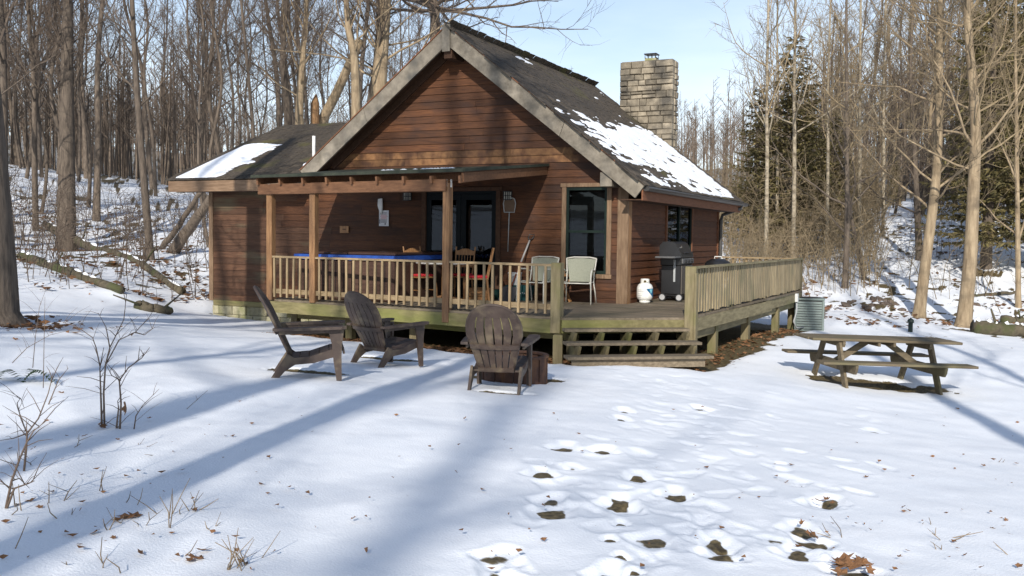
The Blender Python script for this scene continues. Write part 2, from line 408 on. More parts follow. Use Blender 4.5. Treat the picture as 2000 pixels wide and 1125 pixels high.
_rng=np.random.RandomState(5)
_tab=_rng.rand(256,256)
def vnoise(X,Y):
    xi=np.floor(X).astype(int);yi=np.floor(Y).astype(int);fx=X-xi;fy=Y-yi
    fx=fx*fx*(3-2*fx);fy=fy*fy*(3-2*fy)
    a=_tab[xi%256,yi%256];b=_tab[(xi+1)%256,yi%256];c=_tab[xi%256,(yi+1)%256];d=_tab[(xi+1)%256,(yi+1)%256]
    return (a*(1-fx)+b*fx)*(1-fy)+(c*(1-fx)+d*fx)*fy
def fbm(X,Y,o=4):
    s=0;a=.5;t=0
    for k in range(o):
        s=s+a*vnoise(X*2**k+17.3*k,Y*2**k+5.1*k);t+=a;a*=.5
    return s/t

# deck outline (world xy), counter-clockwise from the wall
DECK=[(-6.15,0.0),(-6.15,-2.80),(0.18,-3.55),(1.84,-2.38),(2.10,7.12),(0.0,7.12)]
DEEP=[(1101,871),(1057,922),(1075,974),(1080,996),(977,1078),(1180,878),(1247,928),(1207,980),(1222,993),(1319,962),(1274,1051),(1397,1051),(1409,1074),(1186,1112),(1219,801),(1213,817),(1370,796),(1706,843),(1600,983),(1622,978),(1566,1027),(1580,1049),(1561,1073),(972,1118)]
SMALL=[(1213,1022),(1190,1051),(1212,1080),(1240,1110),(1560,948),(1525,906)]
def build_ground():
    ang=np.concatenate([np.linspace(-34,34,640),np.linspace(34,326,82)[1:-1]])
    ang=np.radians(ang); na=len(ang)
    rad=[.25]
    while rad[-1]<450:
        r=rad[-1]
        k=1.25 if r<3 else 1.0040 if r<15 else 1.011 if r<48 else 1.05
        rad.append(r*k)
    rad=np.array(rad);nr=len(rad)
    aa,rr=np.meshgrid(ang,rad)
    # angle measured from the view direction, positive to the right
    X=CAM.x+rr*(np.cos(aa)*FWD.x+np.sin(aa)*RGT.x)
    Y=CAM.y+rr*(np.cos(aa)*FWD.y+np.sin(aa)*RGT.y)
    Z=tps(X,Y)
    bare=np.zeros_like(Z)
    near=np.clip((60-rr)/20,0,1)
    # soft snow drifting
    Z+=near*((fbm(X*.8,Y*.8,3)-.5)*.055+(fbm(X*3.1+9,Y*3.1,3)-.5)*.016)
    Z+=np.clip((rr-20)/25,0,1)*(fbm(X*.5,Y*.5,4)-.5)*.55
    # trampled track from the steps to the camera
    def seg(ax,ay,bx,by):
        dx,dy=bx-ax,by-ay;t=np.clip(((X-ax)*dx+(Y-ay)*dy)/(dx*dx+dy*dy),0,1)
        return np.hypot(X-ax-t*dx,Y-ay-t*dy)
    a=on_ground(1240,705);b=on_ground(1400,830);c=on_ground(1330,1010)
    tr=np.minimum(seg(a.x,a.y,b.x,b.y),seg(b.x,b.y,c.x,c.y))
    tm=np.clip(1.15-tr/1.25,0,1)**1.2
    rough=fbm(X*5.5,Y*5.5,3);fine=fbm(X*9,Y*9,2)
    Z-=tm*np.clip(rough-.50,0,1)*.05
    bare=np.maximum(bare,0)
    rs=random.Random(11)
    def foot(p,ang_,L,Wd,depth,bareamt):
        ca,sa=math.cos(ang_),math.sin(ang_)
        k=np.nonzero((np.abs(X-p.x)<L*3)&(np.abs(Y-p.y)<L*3))
        if not len(k[0]): return
        dx=X[k]-p.x;dy=Y[k]-p.y
        u=(dx*ca+dy*sa)/L;v=(-dx*sa+dy*ca)/Wd*(1+.25*np.sin(u*3))
        q=np.hypot(u,v)+(rough[k]-.5)*.35
        s=1/(1+np.exp((q-1)*8))
        Z[k]+=-depth*s+.16*depth*np.exp(-((q-1.35)/.25)**2)
        if bareamt: bare[k]=np.maximum(bare[k],bareamt*np.clip(1.34-q*1.55+(fine[k]-.5)*1.3,0,1)*(u+.25*v>-.75))
    fa=math.atan2(FWD.y,FWD.x)
    for i,(px,py) in enumerate(DEEP):
        foot(on_ground(px,py),fa+rs.uniform(-.5,.3),rs.uniform(.15,.185),rs.uniform(.09,.115),rs.uniform(.026,.036),rs.uniform(.85,1.15))
    for px,py in SMALL: foot(on_ground(px,py),fa,.055,.045,.02,1.1)
    # shallow refrozen prints
    for k in range(70):
        px=rs.gauss(1390,130);py=rs.uniform(735,1120)
        if rs.random()<.3: px=rs.uniform(950,1900);py=rs.uniform(790,1120)
        foot(on_ground(px,py),fa+rs.uniform(-.9,.9),rs.uniform(.10,.17),rs.uniform(.06,.10),rs.uniform(.007,.016),.0 if rs.random()<.96 else .6)
    # clump hole full of leaves at the bottom edge
    foot(on_ground(1663,1112),fa+1.5,.15,.11,.03,1.4)
    # melted rings round furniture, trees and the fire pit
    def melt(p,r1,r2,ang_,amt=1.2):
        ca,sa=math.cos(ang_),math.sin(ang_);k=np.nonzero((np.abs(X-p[0])<r1*2.5)&(np.abs(Y-p[1])<r1*2.5));dx=X[k]-p[0];dy=Y[k]-p[1]
        q=np.hypot((dx*ca+dy*sa)/r1,(-dx*sa+dy*ca)/r2)+(fbm(X[k]*4+3,Y[k]*4,3)-.5)*.9
        s=np.clip((1.15-q)*4,0,1)
        Z[k]-=.045*s; bare[k]=np.maximum(bare[k],amt*s)
    ra=math.atan2(RGT.y,RGT.x)
    m=on_ground(606,724);melt(m,.42,.22,ra)
    m=on_ground(766,702);melt(m,.45,.20,ra)
    m=on_ground(1008,738);melt(m,.52,.40,ra)
    m=on_ground(990,766);melt(m,.30,.10,ra)
    m=on_ground(1690,747);melt(m,.85,.42,ra-.15)
    m=on_ground(1790,756);melt(m,.55,.28,ra-.15)
    for px,py,s in ((1887,643,.35),(1800,619,.3),(128,490,.7)):
        m=on_ground(px,py);melt(m,s,s*.7,ra)
    # bare leaf litter under and just in front of the deck and steps
    ins=np.full(X.shape,-99.0)
    hull=[(-6.4,.2),(-6.15,-2.95),(0.1,-3.85),(0.75,-4.0),(2.35,-2.9),(2.35,7.4),(0,7.6),(-10.1,7.5),(-10.3,-.05),(-6.6,-.1)]
    from math import hypot
    def sdf(poly):
        n=len(poly);inside=np.zeros(X.shape,bool);dist=np.full(X.shape,1e9)
        for i in range(n):
            (x1,y1),(x2,y2)=poly[i],poly[(i+1)%n]
            cond=((y1>Y)!=(y2>Y))&(X<(x2-x1)*(Y-y1)/(y2-y1+1e-12)+x1)
            inside^=cond
            dist=np.minimum(dist,seg(x1,y1,x2,y2))
        return np.where(inside,-dist,dist)
    near_m=(rr<40)&(np.abs(X+3)<12)&(np.abs(Y-2)<10)
    sd=sdf(hull)+(fbm(X*2.3,Y*2.3,3)-.5)*.5
    lit=np.clip((.18-sd)*4,0,1)
    bare=np.maximum(bare,lit*1.2);Z-=lit*.05
    # woods floor: leaves showing through thin snow on the banks
    wx=np.clip((rr-17)/12,0,1)
    lat=np.degrees(aa)
    side=np.clip((lat-14)/6,0,1)+np.clip((-14-lat)/5,0,1)+np.clip((rr-45)/20,0,1)
    wood=wx*np.where(lat>0,.86,1.0)*np.clip(side,0,1)*np.clip((fbm(X*3.4,Y*3.4,4)*.75+fbm(X*.8,Y*.8,2)*.25-.545)*9,0,1)*.95
    bare=np.maximum(bare,wood)
    far=np.clip((rr-48)/25,0,1)*.60
    bare=np.maximum(bare,far)
    # mesh
    nv=na*nr
    co=np.empty((nv+1,3));co[:nv,0]=X.ravel();co[:nv,1]=Y.ravel();co[:nv,2]=Z.ravel();co[nv]=(CAM.x,CAM.y,gz(CAM.x,CAM.y))
    i=np.arange(nr-1)[:,None]*na;j=np.arange(na)[None,:];j2=(j+1)%na
    quads=np.stack([i+j,i+na+j,i+na+j2,i+j2],-1).reshape(-1,4)
    tri=np.stack([np.full(na,nv),np.arange(na),(np.arange(na)+1)%na],-1)
    me=bpy.data.meshes.new('snowy_ground')
    me.vertices.add(nv+1);me.vertices.foreach_set('co',co.ravel())
    nl=quads.size+tri.size
    me.loops.add(nl);me.loops.foreach_set('vertex_index',np.concatenate([quads.ravel(),tri.ravel()]).astype(np.int32))
    npoly=len(quads)+len(tri)
    st=np.concatenate([np.arange(len(quads))*4,len(quads)*4+np.arange(len(tri))*3]).astype(np.int32)
    me.polygons.add(npoly);me.polygons.foreach_set('loop_start',st)
    me.update(calc_edges=True)
    me.polygons.foreach_set('use_smooth',[True]*npoly)
    at=me.attributes.new('bare','FLOAT','POINT')
    at.data.foreach_set('value',np.concatenate([bare.ravel(),[0]]).astype(np.float32))
    me.validate()
    o=bpy.data.objects.new('snowy_ground',me);COL.objects.link(o)
    # material: snow over soil and leaf litter
    m=bpy.data.materials.new('snow_and_soil');m.use_nodes=True
    n,l=m.node_tree.nodes,m.node_tree.links;b=n['Principled BSDF']
    t=n.new('ShaderNodeTexCoord')
    a=n.new('ShaderNodeAttribute');a.attribute_name='bare'
    n1=n.new('ShaderNodeTexNoise');n1.inputs['Scale'].default_value=11;n1.inputs['Detail'].default_value=6;l.new(t.outputs['Object'],n1.inputs['Vector'])
    ad=n.new('ShaderNodeMath');ad.operation='MULTIPLY_ADD';ad.inputs[1].default_value=.9;ad.inputs[2].default_value=-.45;l.new(n1.outputs['Fac'],ad.inputs[0])
    sm=n.new('ShaderNodeMath');sm.operation='ADD';l.new(a.outputs['Fac'],sm.inputs[0]);l.new(ad.outputs[0],sm.inputs[1])
    st_=n.new('ShaderNodeMapRange');st_.inputs['From Min'].default_value=.46;st_.inputs['From Max'].default_value=.60;l.new(sm.outputs[0],st_.inputs['Value'])
    n2=n.new('ShaderNodeTexNoise');n2.inputs['Scale'].default_value=26;n2.inputs['Detail'].default_value=7;l.new(t.outputs['Object'],n2.inputs['Vector'])
    soil=n.new('ShaderNodeValToRGB');e=soil.color_ramp.elements
    e[0].position=.32;e[0].color=(.045,.033,.018,1);e[1].position=.72;e[1].color=(.19,.145,.075,1)
    x=e.new(.5);x.color=(.10,.076,.036,1);l.new(n2.outputs['Fac'],soil.inputs['Fac'])
    n3=n.new('ShaderNodeTexNoise');n3.inputs['Scale'].default_value=1.7;n3.inputs['Detail'].default_value=5;l.new(t.outputs['Object'],n3.inputs['Vector'])
    sn=n.new('ShaderNodeValToRGB');sn.color_ramp.elements[0].position=.3;sn.color_ramp.elements[1].position=.7
    sn.color_ramp.elements[0].color=(.78,.81,.855,1);sn.color_ramp.elements[1].color=(.86,.878,.908,1);l.new(n3.outputs['Fac'],sn.inputs['Fac'])
    mx_=n.new('ShaderNodeMix');mx_.data_type='RGBA';l.new(st_.outputs['Result'],mx_.inputs['Factor']);l.new(sn.outputs['Color'],mx_.inputs['A']);l.new(soil.outputs['Color'],mx_.inputs['B'])
    l.new(mx_.outputs['Result'],b.inputs['Base Color'])
    b.inputs['Roughness'].default_value=.62;b.inputs['Specular IOR Level'].default_value=.25
    n4=n.new('ShaderNodeTexNoise');n4.inputs['Scale'].default_value=70;n4.inputs['Detail'].default_value=6;l.new(t.outputs['Object'],n4.inputs['Vector'])
    bu=n.new('ShaderNodeBump');bu.inputs['Strength'].default_value=.4;bu.inputs['Distance'].default_value=.012;l.new(n4.outputs['Fac'],bu.inputs['Height']);l.new(bu.outputs['Normal'],b.inputs['Normal'])
    me.materials.append(m)
    tag(o,'snow covered yard and wooded banks with footprints and bare patches','ground',None,'structure')
    return o
build_ground()

# ------------------------------------------------------------------ cabin
RX,RZ,SL=-3.59,5.34,.7707          # ridge x, ridge height, main roof slope
YF,YB=-.5,7.55                      # front and back verge planes
EX=.51                              # right eave x
rnd=random.Random(3)
cabin=thing('cabin','brown wood sided cabin with steep shingle gable, stone chimney and left wing','cabin',(-5,3.5,-.7))
def lap_board(x0b,x1b,x0t,x1t,z0,z1,axis='x'):
    """one clapboard: thick lower edge, thin upper edge"""
    m=MB(); out0=-.030+rnd.uniform(-.003,.003);out1=-.010;back=.012;zb=z0-.010
    if axis=='x':
        vs=[(x0b,out0,zb),(x1b,out0,zb),(x1t,out1,z1),(x0t,out1,z1),(x0b,back,zb),(x1b,back,zb),(x1t,back,z1),(x0t,back,z1)]
    else:
        vs=[(-out0,x0b,zb),(-out0,x1b,zb),(-out1,x1t,z1),(-out1,x0t,z1),(-back,x0b,zb),(-back,x1b,zb),(-back,x1t,z1),(-back,x0t,z1)]
    m.add(vs,[(0,1,2,3),(5,4,7,6),(4,5,1,0),(3,2,6,7),(4,0,3,7),(1,5,6,2)])
    return m
# -- wall backing (15 cm behind the boards) carries the boards
wf=MB().box(-10.18,-.02,.15,.25,-.7,2.15)
wf.prism([(-7.15,2.1),(-.04,2.1),(RX,5.0)],(0,.15,0),(1,0,0),(0,0,1),(0,.1,0))
wall_front=wf.build('front_wall',MAT['dark'],cabin)
ws=MB().box(-.25,-.15,.26,7.03,-.7,2.30)
wall_side=ws.build('side_wall',MAT['dark'],cabin)
wb=MB().box(-10.1,-.3,7.0,7.1,-.7,2.3).box(-10.15,-10.05,.26,6.98,-.7,2.3)
wb.prism([(-7.1,2.3),(-.1,2.3),(RX,5.0)],(0,7.0,0),(1,0,0),(0,0,1),(0,.1,0))
wall_back=wb.build('back_wall',MAT['siding_y'],cabin)
DOOR=(-4.44,-2.62,-.05,2.14); WIN=(-1.30,-.29,.54,2.19)
ROW=.1435
def rows(z0,z1):
    z=z0
    while z<z1-.02:
        yield z,min(z+ROW,z1); z+=ROW
def split(x0,x1):
    if x1-x0<2.0: return [(x0,x1)]
    c=[x0]
    while x1-c[-1]>3.2: c.append(c[-1]+rnd.uniform(1.4,3.4))
    if x1-c[-1]<.5 and len(c)>1: c.pop()
    return list(zip([a+.002 if i else a for i,a in enumerate(c)],[b-.002 for b in c[1:]]+[x1]))
def put_front(x0,x1,z0,z1,x0t=None,x1t=None,mat_=None):
    for k,(a,b) in enumerate(split(x0,x1)):
        at=a if not(k==0 and x0t is not None) else x0t
        bt=b if not(abs(b-x1)<1e-6 and x1t is not None) else x1t
        mm=mat_ or ('siding_wing' if b<-6.3 else 'siding_x')
        lap_board(a,b,at,bt,z0,z1).build('board',MAT[mm],wall_front)
ZTOP=RZ-.20
for z0,z1 in rows(-.33,4.98):
    zm=(z0+z1)/2
    if z1<2.27:
        segs=[(-10.20,-7.0),(-7.0,-.165)] if zm<2.2 else [(-10.2,-.165)]
        segs=[(-10.20,-.165)]
        ops=[o for o in (DOOR,WIN) if o[2]<z1 and o[3]>z0]
        cur=-10.115
        for o in sorted(ops):
            put_front(cur,o[0]+.02,z0,z1)
            if z0<o[2]-.005: put_front(o[0]+.02,o[1]-.02,z0,o[2]+.01)
            if z1>o[3]+.005: put_front(o[0]+.02,o[1]-.02,o[3]-.01,z1)
            cur=o[1]-.02
        put_front(cur,-.165,z0,z1)
    else:
        hb=min((ZTOP-z0)/SL,3.55);ht=min(max((ZTOP-z1)/SL,.02),3.55)
        pale=abs(zm-2.86)<.15
        put_front(RX-hb,RX+hb,z0,z1,RX-ht,RX+ht,'siding_pale' if pale else None)
SW=(2.42,4.52,.42,2.02)
for z0,z1 in rows(-.05,2.22):
    cur=.165
    if SW[2]<z1 and SW[3]>z0:
        lap_board(cur,SW[0]+.02,cur,SW[0]+.02,z0,z1,'y').build('board',MAT['siding_y'],wall_side)
        cur=SW[1]-.02
        if z0<SW[2]-.005: lap_board(SW[0]+.02,SW[1]-.02,SW[0]+.02,SW[1]-.02,z0,SW[2]+.01,'y').build('board',MAT['siding_y'],wall_side)
        if z1>SW[3]+.005: lap_board(SW[0]+.02,SW[1]-.02,SW[0]+.02,SW[1]-.02,SW[3]-.01,z1,'y').build('board',MAT['siding_y'],wall_side)
    lap_board(cur,7.03,cur,7.03,z0,z1,'y').build('board',MAT['siding_y'],wall_side)
# corner boards
MB().cbox(-.17,.045,-.045,-.005,-.05,2.30).build('corner_board',MAT['trim'],cabin)
MB().cbox(.012,.045,-.002,.17,-.05,2.22).build('corner_board',MAT['post'],cabin)
MB().cbox(.012,.045,6.95,7.06,-.7,2.22).build('corner_board',MAT['fascia_red'],cabin)
MB().cbox(-10.235,-10.11,-.045,.10,-.35,2.18).build('corner_board',MAT['trim'],cabin)
MB().cbox(-10.10,-6.2,-.055,-.006,-.45,-.332).build('skirt_board',MAT['green_wood'],cabin)
# foundation blocks under the wing
fnd=MB().box(-10.12,-6.3,.03,.14,-1.0,-.34).build('foundation',MAT['mortar'],cabin)
for r_ in range(3):
    z1=-.457-.2*r_;x=-10.14+(0 if r_%2 else -.2)
    while x<-6.4:
        a=max(x,-10.14);b=min(x+.39,-6.35)
        if b-a>.06 and not (r_==0 and -9.05<(a+b)/2<-8.5):
            MB().cbox(a,b-.008,-.03+rnd.uniform(-.004,.004),.05,z1-.192,z1,.006).build('block',MAT['block'],fnd)
        x+=.4
vt=MB().box(-9.12,-8.56,-.012,.02,-.65,-.458)
for k in range(14): vt.box(-9.10+.038*k,-9.08+.038*k,-.035,-.012,-.64,-.47)
vt.build('foundation_vent',MAT['block'],cabin)

# -- window (front)
def window_front():
    x0,x1,z0,z1=WIN
    w=MB().cbox(x0,x0+.09,-.055,-.005,z0,z1).cbox(x1-.09,x1,-.055,-.005,z0,z1).cbox(x0-.03,x1+.03,-.062,-.005,z1,z1+.075).cbox(x0-.02,x1+.02,-.058,-.005,z0-.085,z0-.002)
    win=w.build('window',MAT['trim'],cabin)
    a,b,c,d=x0+.09,x1-.09,z0,z1
    f=MB()
    for (p,q,r,s) in ((a,a+.05,c,d),(b-.05,b,c,d),(a+.05,b-.05,d-.06,d),(a+.05,b-.05,c,c+.06)): f.box(p,q,-.035,.03,r,s)
    zm=(c+d)/2-.02
    f.box(a+.05,b-.05,-.028,.025,zm-.025,zm+.025)
    f.build('frame',MAT['green_trim'],win)
    MB().box(a+.04,b-.04,-.012,-.006,zm+.02,d-.05).build('pane',MAT['glass'],win)
    MB().box(a+.04,b-.04,.006,.012,c+.05,zm-.02).build('pane',MAT['glass'],win)
    mb_=plain('blind_white',(.34,.33,.31),.7)
    bl=MB();z=d-.10
    while z>c+.42:
        bl.beam((a+.06,.085,z),(b-.06,.085,z),.024,.003,(0,.5,.85)); z-=.024
    bl.build('blind',mb_,win)
    cu=MB().box(a+.02,b-.02,.115,.125,c,d);cu.build('curtain',plain('curtain_dark',(.05,.045,.045),.9),win)
window_front()
def window_side():
    y0,y1,z0,z1=SW
    w=MB().cbox(.005,.055,y0,y0+.07,z0,z1).cbox(.005,.055,y1-.07,y1,z0,z1).cbox(.005,.06,y0-.02,y1+.02,z1,z1+.06).cbox(.005,.06,y0-.02,y1+.02,z0-.07,z0-.002)
    win=w.build('window',MAT['fascia_red'],cabin)
    f=MB();a,b=y0+.07,y1-.07
    for p,q,r,s in ((a,a+.05,z0,z1),(b-.05,b,z0,z1),(a+.05,b-.05,z1-.06,z1),(a+.05,b-.05,z0,z0+.06),((a+b)/2-.035,(a+b)/2+.035,z0+.06,z1-.06)): f.box(-.03,.035,p,q,r,s)
    f.build('frame',MAT['green_trim'],win)
    for k in (0,1):
        p=a+.05+k*(b-a-.1)/2
        MB().box(-.004,.003,p+(.035 if k else 0)-.01,p+(b-a-.1)/2-(0 if k else .035)+.01,z0+.05,z1-.05).build('pane',MAT['glass'],win)
window_side()
# -- double glass door
def doors():
    x0,x1,z0,z1=DOOR
    w=MB().cbox(x0,x0+.10,-.055,-.005,-.01,z1).cbox(x1-.10,x1,-.055,-.005,-.01,z1).cbox(x0-.03,x1+.03,-.062,-.005,z1,z1+.08)
    d=w.build('door',MAT['soffit'],cabin)
    a,b=x0+.10,x1-.10;c=(a+b)/2
    dk=plain('door_frame_dark',(.006,.009,.011),.65,spec=.15)
    MB().cbox(a,b,-.03,.06,z1-.06,z1-.002).build('head_frame',dk,d);MB().cbox(a,b,-.05,.06,-.01,.05).build('threshold',dk,d)
    for p,q in ((a,c-.004),(c+.004,b)):
        f=MB().cbox(p,p+.11,-.02,.03,.052,z1-.062).cbox(q-.11,q,-.02,.03,.052,z1-.062).cbox(p+.11,q-.11,-.02,.03,.052,.26).cbox(p+.11,q-.11,-.02,.03,z1-.18,z1-.062)
        f.build('leaf',dk,d)
        MB().box(p+.10,q-.10,.0,.006,.25,z1-.17).build('pane',MAT['glass'],d)
    MB().tube([(c+.06,-.02,1.0),(c+.06,-.05,1.0),(c+.06,-.055,1.0),(c+.06,-.075,1.0)],[.012,.012,.028,.026],10).build('handle',MAT['black_metal'],d)
doors()
for xi in (-4.76,-2.44):
    l_=thing('wall_light','black lantern with frosted panes %s the glass doors'%('on the dark wall left of' if xi<-4 else 'above the hanging pool net, right of'),'light',(xi,-.03,2.02))
    MB().cbox(xi-.07,xi+.07,-.05,-.03,1.95,2.13).build('back_plate',MAT['black_metal'],l_)
    fr=MB()
    for px_ in (xi-.07,xi-.023,xi+.023,xi+.058): fr.box(px_,px_+.012,-.16,-.148,1.96,2.12)
    for zz in (1.95,2.03,2.11): fr.box(xi-.075,xi+.075,-.165,-.05,zz,zz+.012)
    fr.build('cage',MAT['black_metal'],l_)
    MB().cbox(xi-.06,xi+.06,-.14,-.055,1.963,2.108).build('frosted_glass',plain('frost_glass',(.45,.45,.40),.4),l_)

# -- main roof
def slope_pt(v,y,side=1):      # v metres down the slope from the ridge
    k=1/math.sqrt(1+SL*SL)
    return Vector((RX+side*v*k,y,RZ-v*k*SL))
VL=(EX-RX)*math.sqrt(1+SL*SL)
NR=Vector((SL,0,1)).normalized()
NL=Vector((-SL,0,1)).normalized()
rf=MB()
for side,nn,vl in ((1,NR,VL),(-1,NL,VL-.75)):
    a,b,c,d=slope_pt(0,YF,side),slope_pt(vl,YF,side),slope_pt(vl,YB,side),slope_pt(0,YB,side)
    off=nn*-.11
    rf.add([a,b,c,d,a+off,b+off,c+off,d+off],[(0,1,2,3),(7,6,5,4),(0,4,5,1),(1,5,6,2),(2,6,7,3),(3,7,4,0)])
roof=rf.build('roof',MAT['roof_under'],cabin)
shmesh=[]
for k in range(8):
    w=.16+.024*k;t=.014
    m=MB().add([(0,0,.004),(w,0,.004),(w,.30,.000),(0,.30,0),(.002,0,t+.004),(w-.002,0,t+.004),(w,.30,.004),(0,.30,.004)],[(4,5,6,7),(0,1,5,4),(1,2,6,5),(3,0,4,7)])
    me=bpy.data.meshes.new('shingle');me.from_pydata(m.v,[],m.f);me.materials.append(MAT['shingle']);shmesh.append((w,me))
def lay_shingles(org,ux,uy,nn,width,length,clip,nparts,joined):
    """org = lower front corner, ux along the eave, uy up the slope"""
    made=[]
    v=0.0;row=0
    while v<length-.05:
        u=-rnd.uniform(0,.15)
        while u<width:
            k=rnd.randrange(8);w,me=shmesh[k]
            if u+w>width+.02: w=width+.02-u
            if u<-.02: uu=-.02
            else: uu=u
            cx=org+ux*(u+w/2)+uy*(v+.08)
            if w>.05 and clip(cx):
                wsc=w/shmesh[k][0]
                lift=rnd.uniform(0,.010)
                o=org+ux*u+uy*(v+rnd.uniform(-.012,.012))+nn*(.004+lift)
                a=rnd.gauss(0,.012)
                yy=(uy+nn*(.045)).normalized();xx=(ux+yy*a).normalized();zz=xx.cross(yy).normalized()
                mat4=Matrix((xx*wsc*.97,yy*.92,zz)).transposed().to_4x4();mat4.translation=o
                made.append(((o-CAM).length,k,mat4))
            u+=w
        v+=.155;row+=1
    made.sort(key=lambda q:q[0])
    inv=WM[roof.name].inverted()
    for d,k,m4 in made[:nparts]: inst(shmesh[k][1],'shingle',roof,inv@m4)
    for d,k,m4 in made[nparts:]:
        me=shmesh[k][1]; joined.add([m4@v_.co for v_ in me.vertices],[tuple(p.vertices) for p in me.polygons])
rest=MB();kk=1/math.sqrt(1+SL*SL)
lay_shingles(slope_pt(VL+.03,YF-.02),Vector((0,1,0)),Vector((-kk,0,kk*SL)),NR,YB-YF+.04,VL,lambda c:not(-2.75<c.x<-1.2 and c.y>7.1),240,rest)
lay_shingles(slope_pt(VL-.72,YB+.02,-1),Vector((0,-1,0)),Vector((kk,0,kk*SL)),NL,YB-YF+.04,VL-.75,lambda c:c.z>2.7,0,rest)
# ridge cap
for k in range(33):
    y=YF-.02+k*.245
    cpx=MB()
    zz=RZ+.030+rnd.uniform(0,.006)
    cpx.add([(RX-.13,y,zz-.10),(RX,y,zz),(RX+.13,y,zz-.10),(RX-.13,y+.28,zz-.115),(RX,y+.28,zz-.015),(RX+.13,y+.28,zz-.115),
             (RX-.13,y,zz-.12),(RX,y,zz-.02),(RX+.13,y,zz-.12)],[(0,1,4,3),(1,2,5,4),(6,7,1,0),(7,8,2,1)])
    cpx.build('ridge_cap',MAT['shingle'],roof)
# wing roof: front and back slopes
WE_Y,WE_Z,WS=-.6,2.41,.414
WR_Y=3.36;WR_Z=WE_Z+WS*(WR_Y-WE_Y);WX0=-10.89
kw=1/math.sqrt(1+WS*WS);NW=Vector((0,-WS,1)).normalized()
def valley(y): return (WE_Z+WS*(y-WE_Y)-RZ)/SL+RX
w1=MB().add([(WX0,WE_Y,WE_Z-.02),(valley(WE_Y)+.25,WE_Y,WE_Z-.02),(valley(WR_Y)+.25,WR_Y,WR_Z-.02),(WX0,WR_Y,WR_Z-.02),
             (WX0,WE_Y,WE_Z-.10),(valley(WE_Y)+.25,WE_Y,WE_Z-.10),(valley(WR_Y)+.25,WR_Y,WR_Z-.10),(WX0,WR_Y,WR_Z-.10)],[(0,1,2,3),(7,6,5,4),(0,4,5,1),(1,5,6,2),(2,6,7,3),(3,7,4,0)])
w1.add([(WX0,WR_Y,WR_Z-.02),(-5.2,WR_Y,WR_Z-.02),(-7.3,7.4,WR_Z-1.65),(WX0,7.4,WR_Z-1.65)],[(0,1,2,3)])
w1.build('wing_roof',MAT['roof_under'],cabin)
lay_shingles(Vector((WX0-.02,WE_Y-.03,WE_Z)),Vector((1,0,0)),Vector((0,kw,kw*WS)),NW,5.8,(WR_Y-WE_Y)/kw,lambda c:c.x<valley(c.y)+.08,60,rest)
for k in range(20):
    x=WX0+k*.245
    MB().add([(x,WR_Y-.13,WR_Z-.03),(x,WR_Y,WR_Z+.045),(x,WR_Y+.13,WR_Z-.03),(x+.27,WR_Y-.13,WR_Z-.04),(x+.27,WR_Y,WR_Z+.035),(x+.27,WR_Y+.13,WR_Z-.04)],[(0,3,4,1),(1,4,5,2)]).build('ridge_cap',MAT['shingle'],roof)
ro=rest.build('shingles',MAT['shingle'],roof,fix=False);tag(ro,kind='stuff')
# wing fascia and end verge, soffit
MB().cbox(WX0,-7.3,WE_Y-.035,WE_Y+.01,WE_Z-.25,WE_Z-.005).build('fascia',MAT['trim_x'],cabin)
MB().box(WX0+.02,-7.3,WE_Y+.012,-.05,WE_Z-.24,WE_Z-.215).build('wing_soffit',MAT['soffit'],cabin)
vb=MB();vb.beam((WX0+.01,WE_Y+.02,WE_Z-.12),(WX0+.01,WR_Y,WR_Z-.12),.035,.2,(0,-WS,1));vb.build('verge_board',MAT['verge'],cabin)
# main verge boards (front), mitred at the apex, with end cuts
D_=.285
for side in (1,-1):
    k=kk;vl=VL if side==1 else VL-.66
    a=slope_pt(0,YF,side);b=slope_pt(vl,YF,side);nn=NR if side==1 else NL
    m=MB()
    drop=D_/nn.z*1.0
    pa=[a,b,b-nn*D_,Vector((RX,YF,RZ-drop))]
    # two lengths with a butt joint
    jt=.62 if side==1 else .55
    for t0,t1 in ((0,jt-.002),(jt,1)):
        q=[a.lerp(b,t0),a.lerp(b,t1),pa[3].lerp(pa[2],t1),pa[3].lerp(pa[2],t0)]
        mm=MB();y0,y1=YF-.05,YF
        mm.add([(p.x,y0,p.z) for p in q]+[(p.x,y1,p.z) for p in q],[(0,1,2,3),(7,6,5,4),(0,4,5,1),(1,5,6,2),(2,6,7,3),(3,7,4,0)])
        mm.build('verge_board',MAT['verge'],cabin)
    # thin drip strip on top
    q=[a+nn*.0,b+nn*.0];mm=MB();mm.beam(a+Vector((0,-.02,0))+nn*.012,b+Vector((0,-.02,0))+nn*.012,.10,.02,nn);mm.build('verge_trim',MAT['fascia_red'],cabin)
    # frieze board against the wall under the roof
    mm=MB();off=nn*-.20
    mm.beam(slope_pt(.18,-.045,side)+off,slope_pt(vl-.45,-.045,side)+off,.05,.14,nn);mm.build('frieze_board',MAT['soffit'],cabin)
    # soffit boards between wall and verge
    mm=MB();o2=nn*-.135
    p0,p1=slope_pt(.05,0,side)+o2,slope_pt(vl-.05,0,side)+o2
    mm.add([(p0.x,YF,p0.z),(p1.x,YF,p1.z),(p1.x,.14,p1.z),(p0.x,.14,p0.z)],[(0,1,2,3)]);mm.build('soffit',MAT['soffit'],cabin)
MB().cbox(RX-.085,RX+.085,YF-.085,YF-.052,RZ-.50,RZ+.03).build('apex_board',MAT['verge'],cabin)
MB().cbox(-.36,-.13,YF+.002,-.032,2.17,2.43).build('lookout_beam',MAT['verge'],cabin)
MB().cbox(RX-.09,RX+.09,YF+.002,-.03,RZ-.62,RZ-.40).build('lookout_beam',MAT['soffit'],cabin)
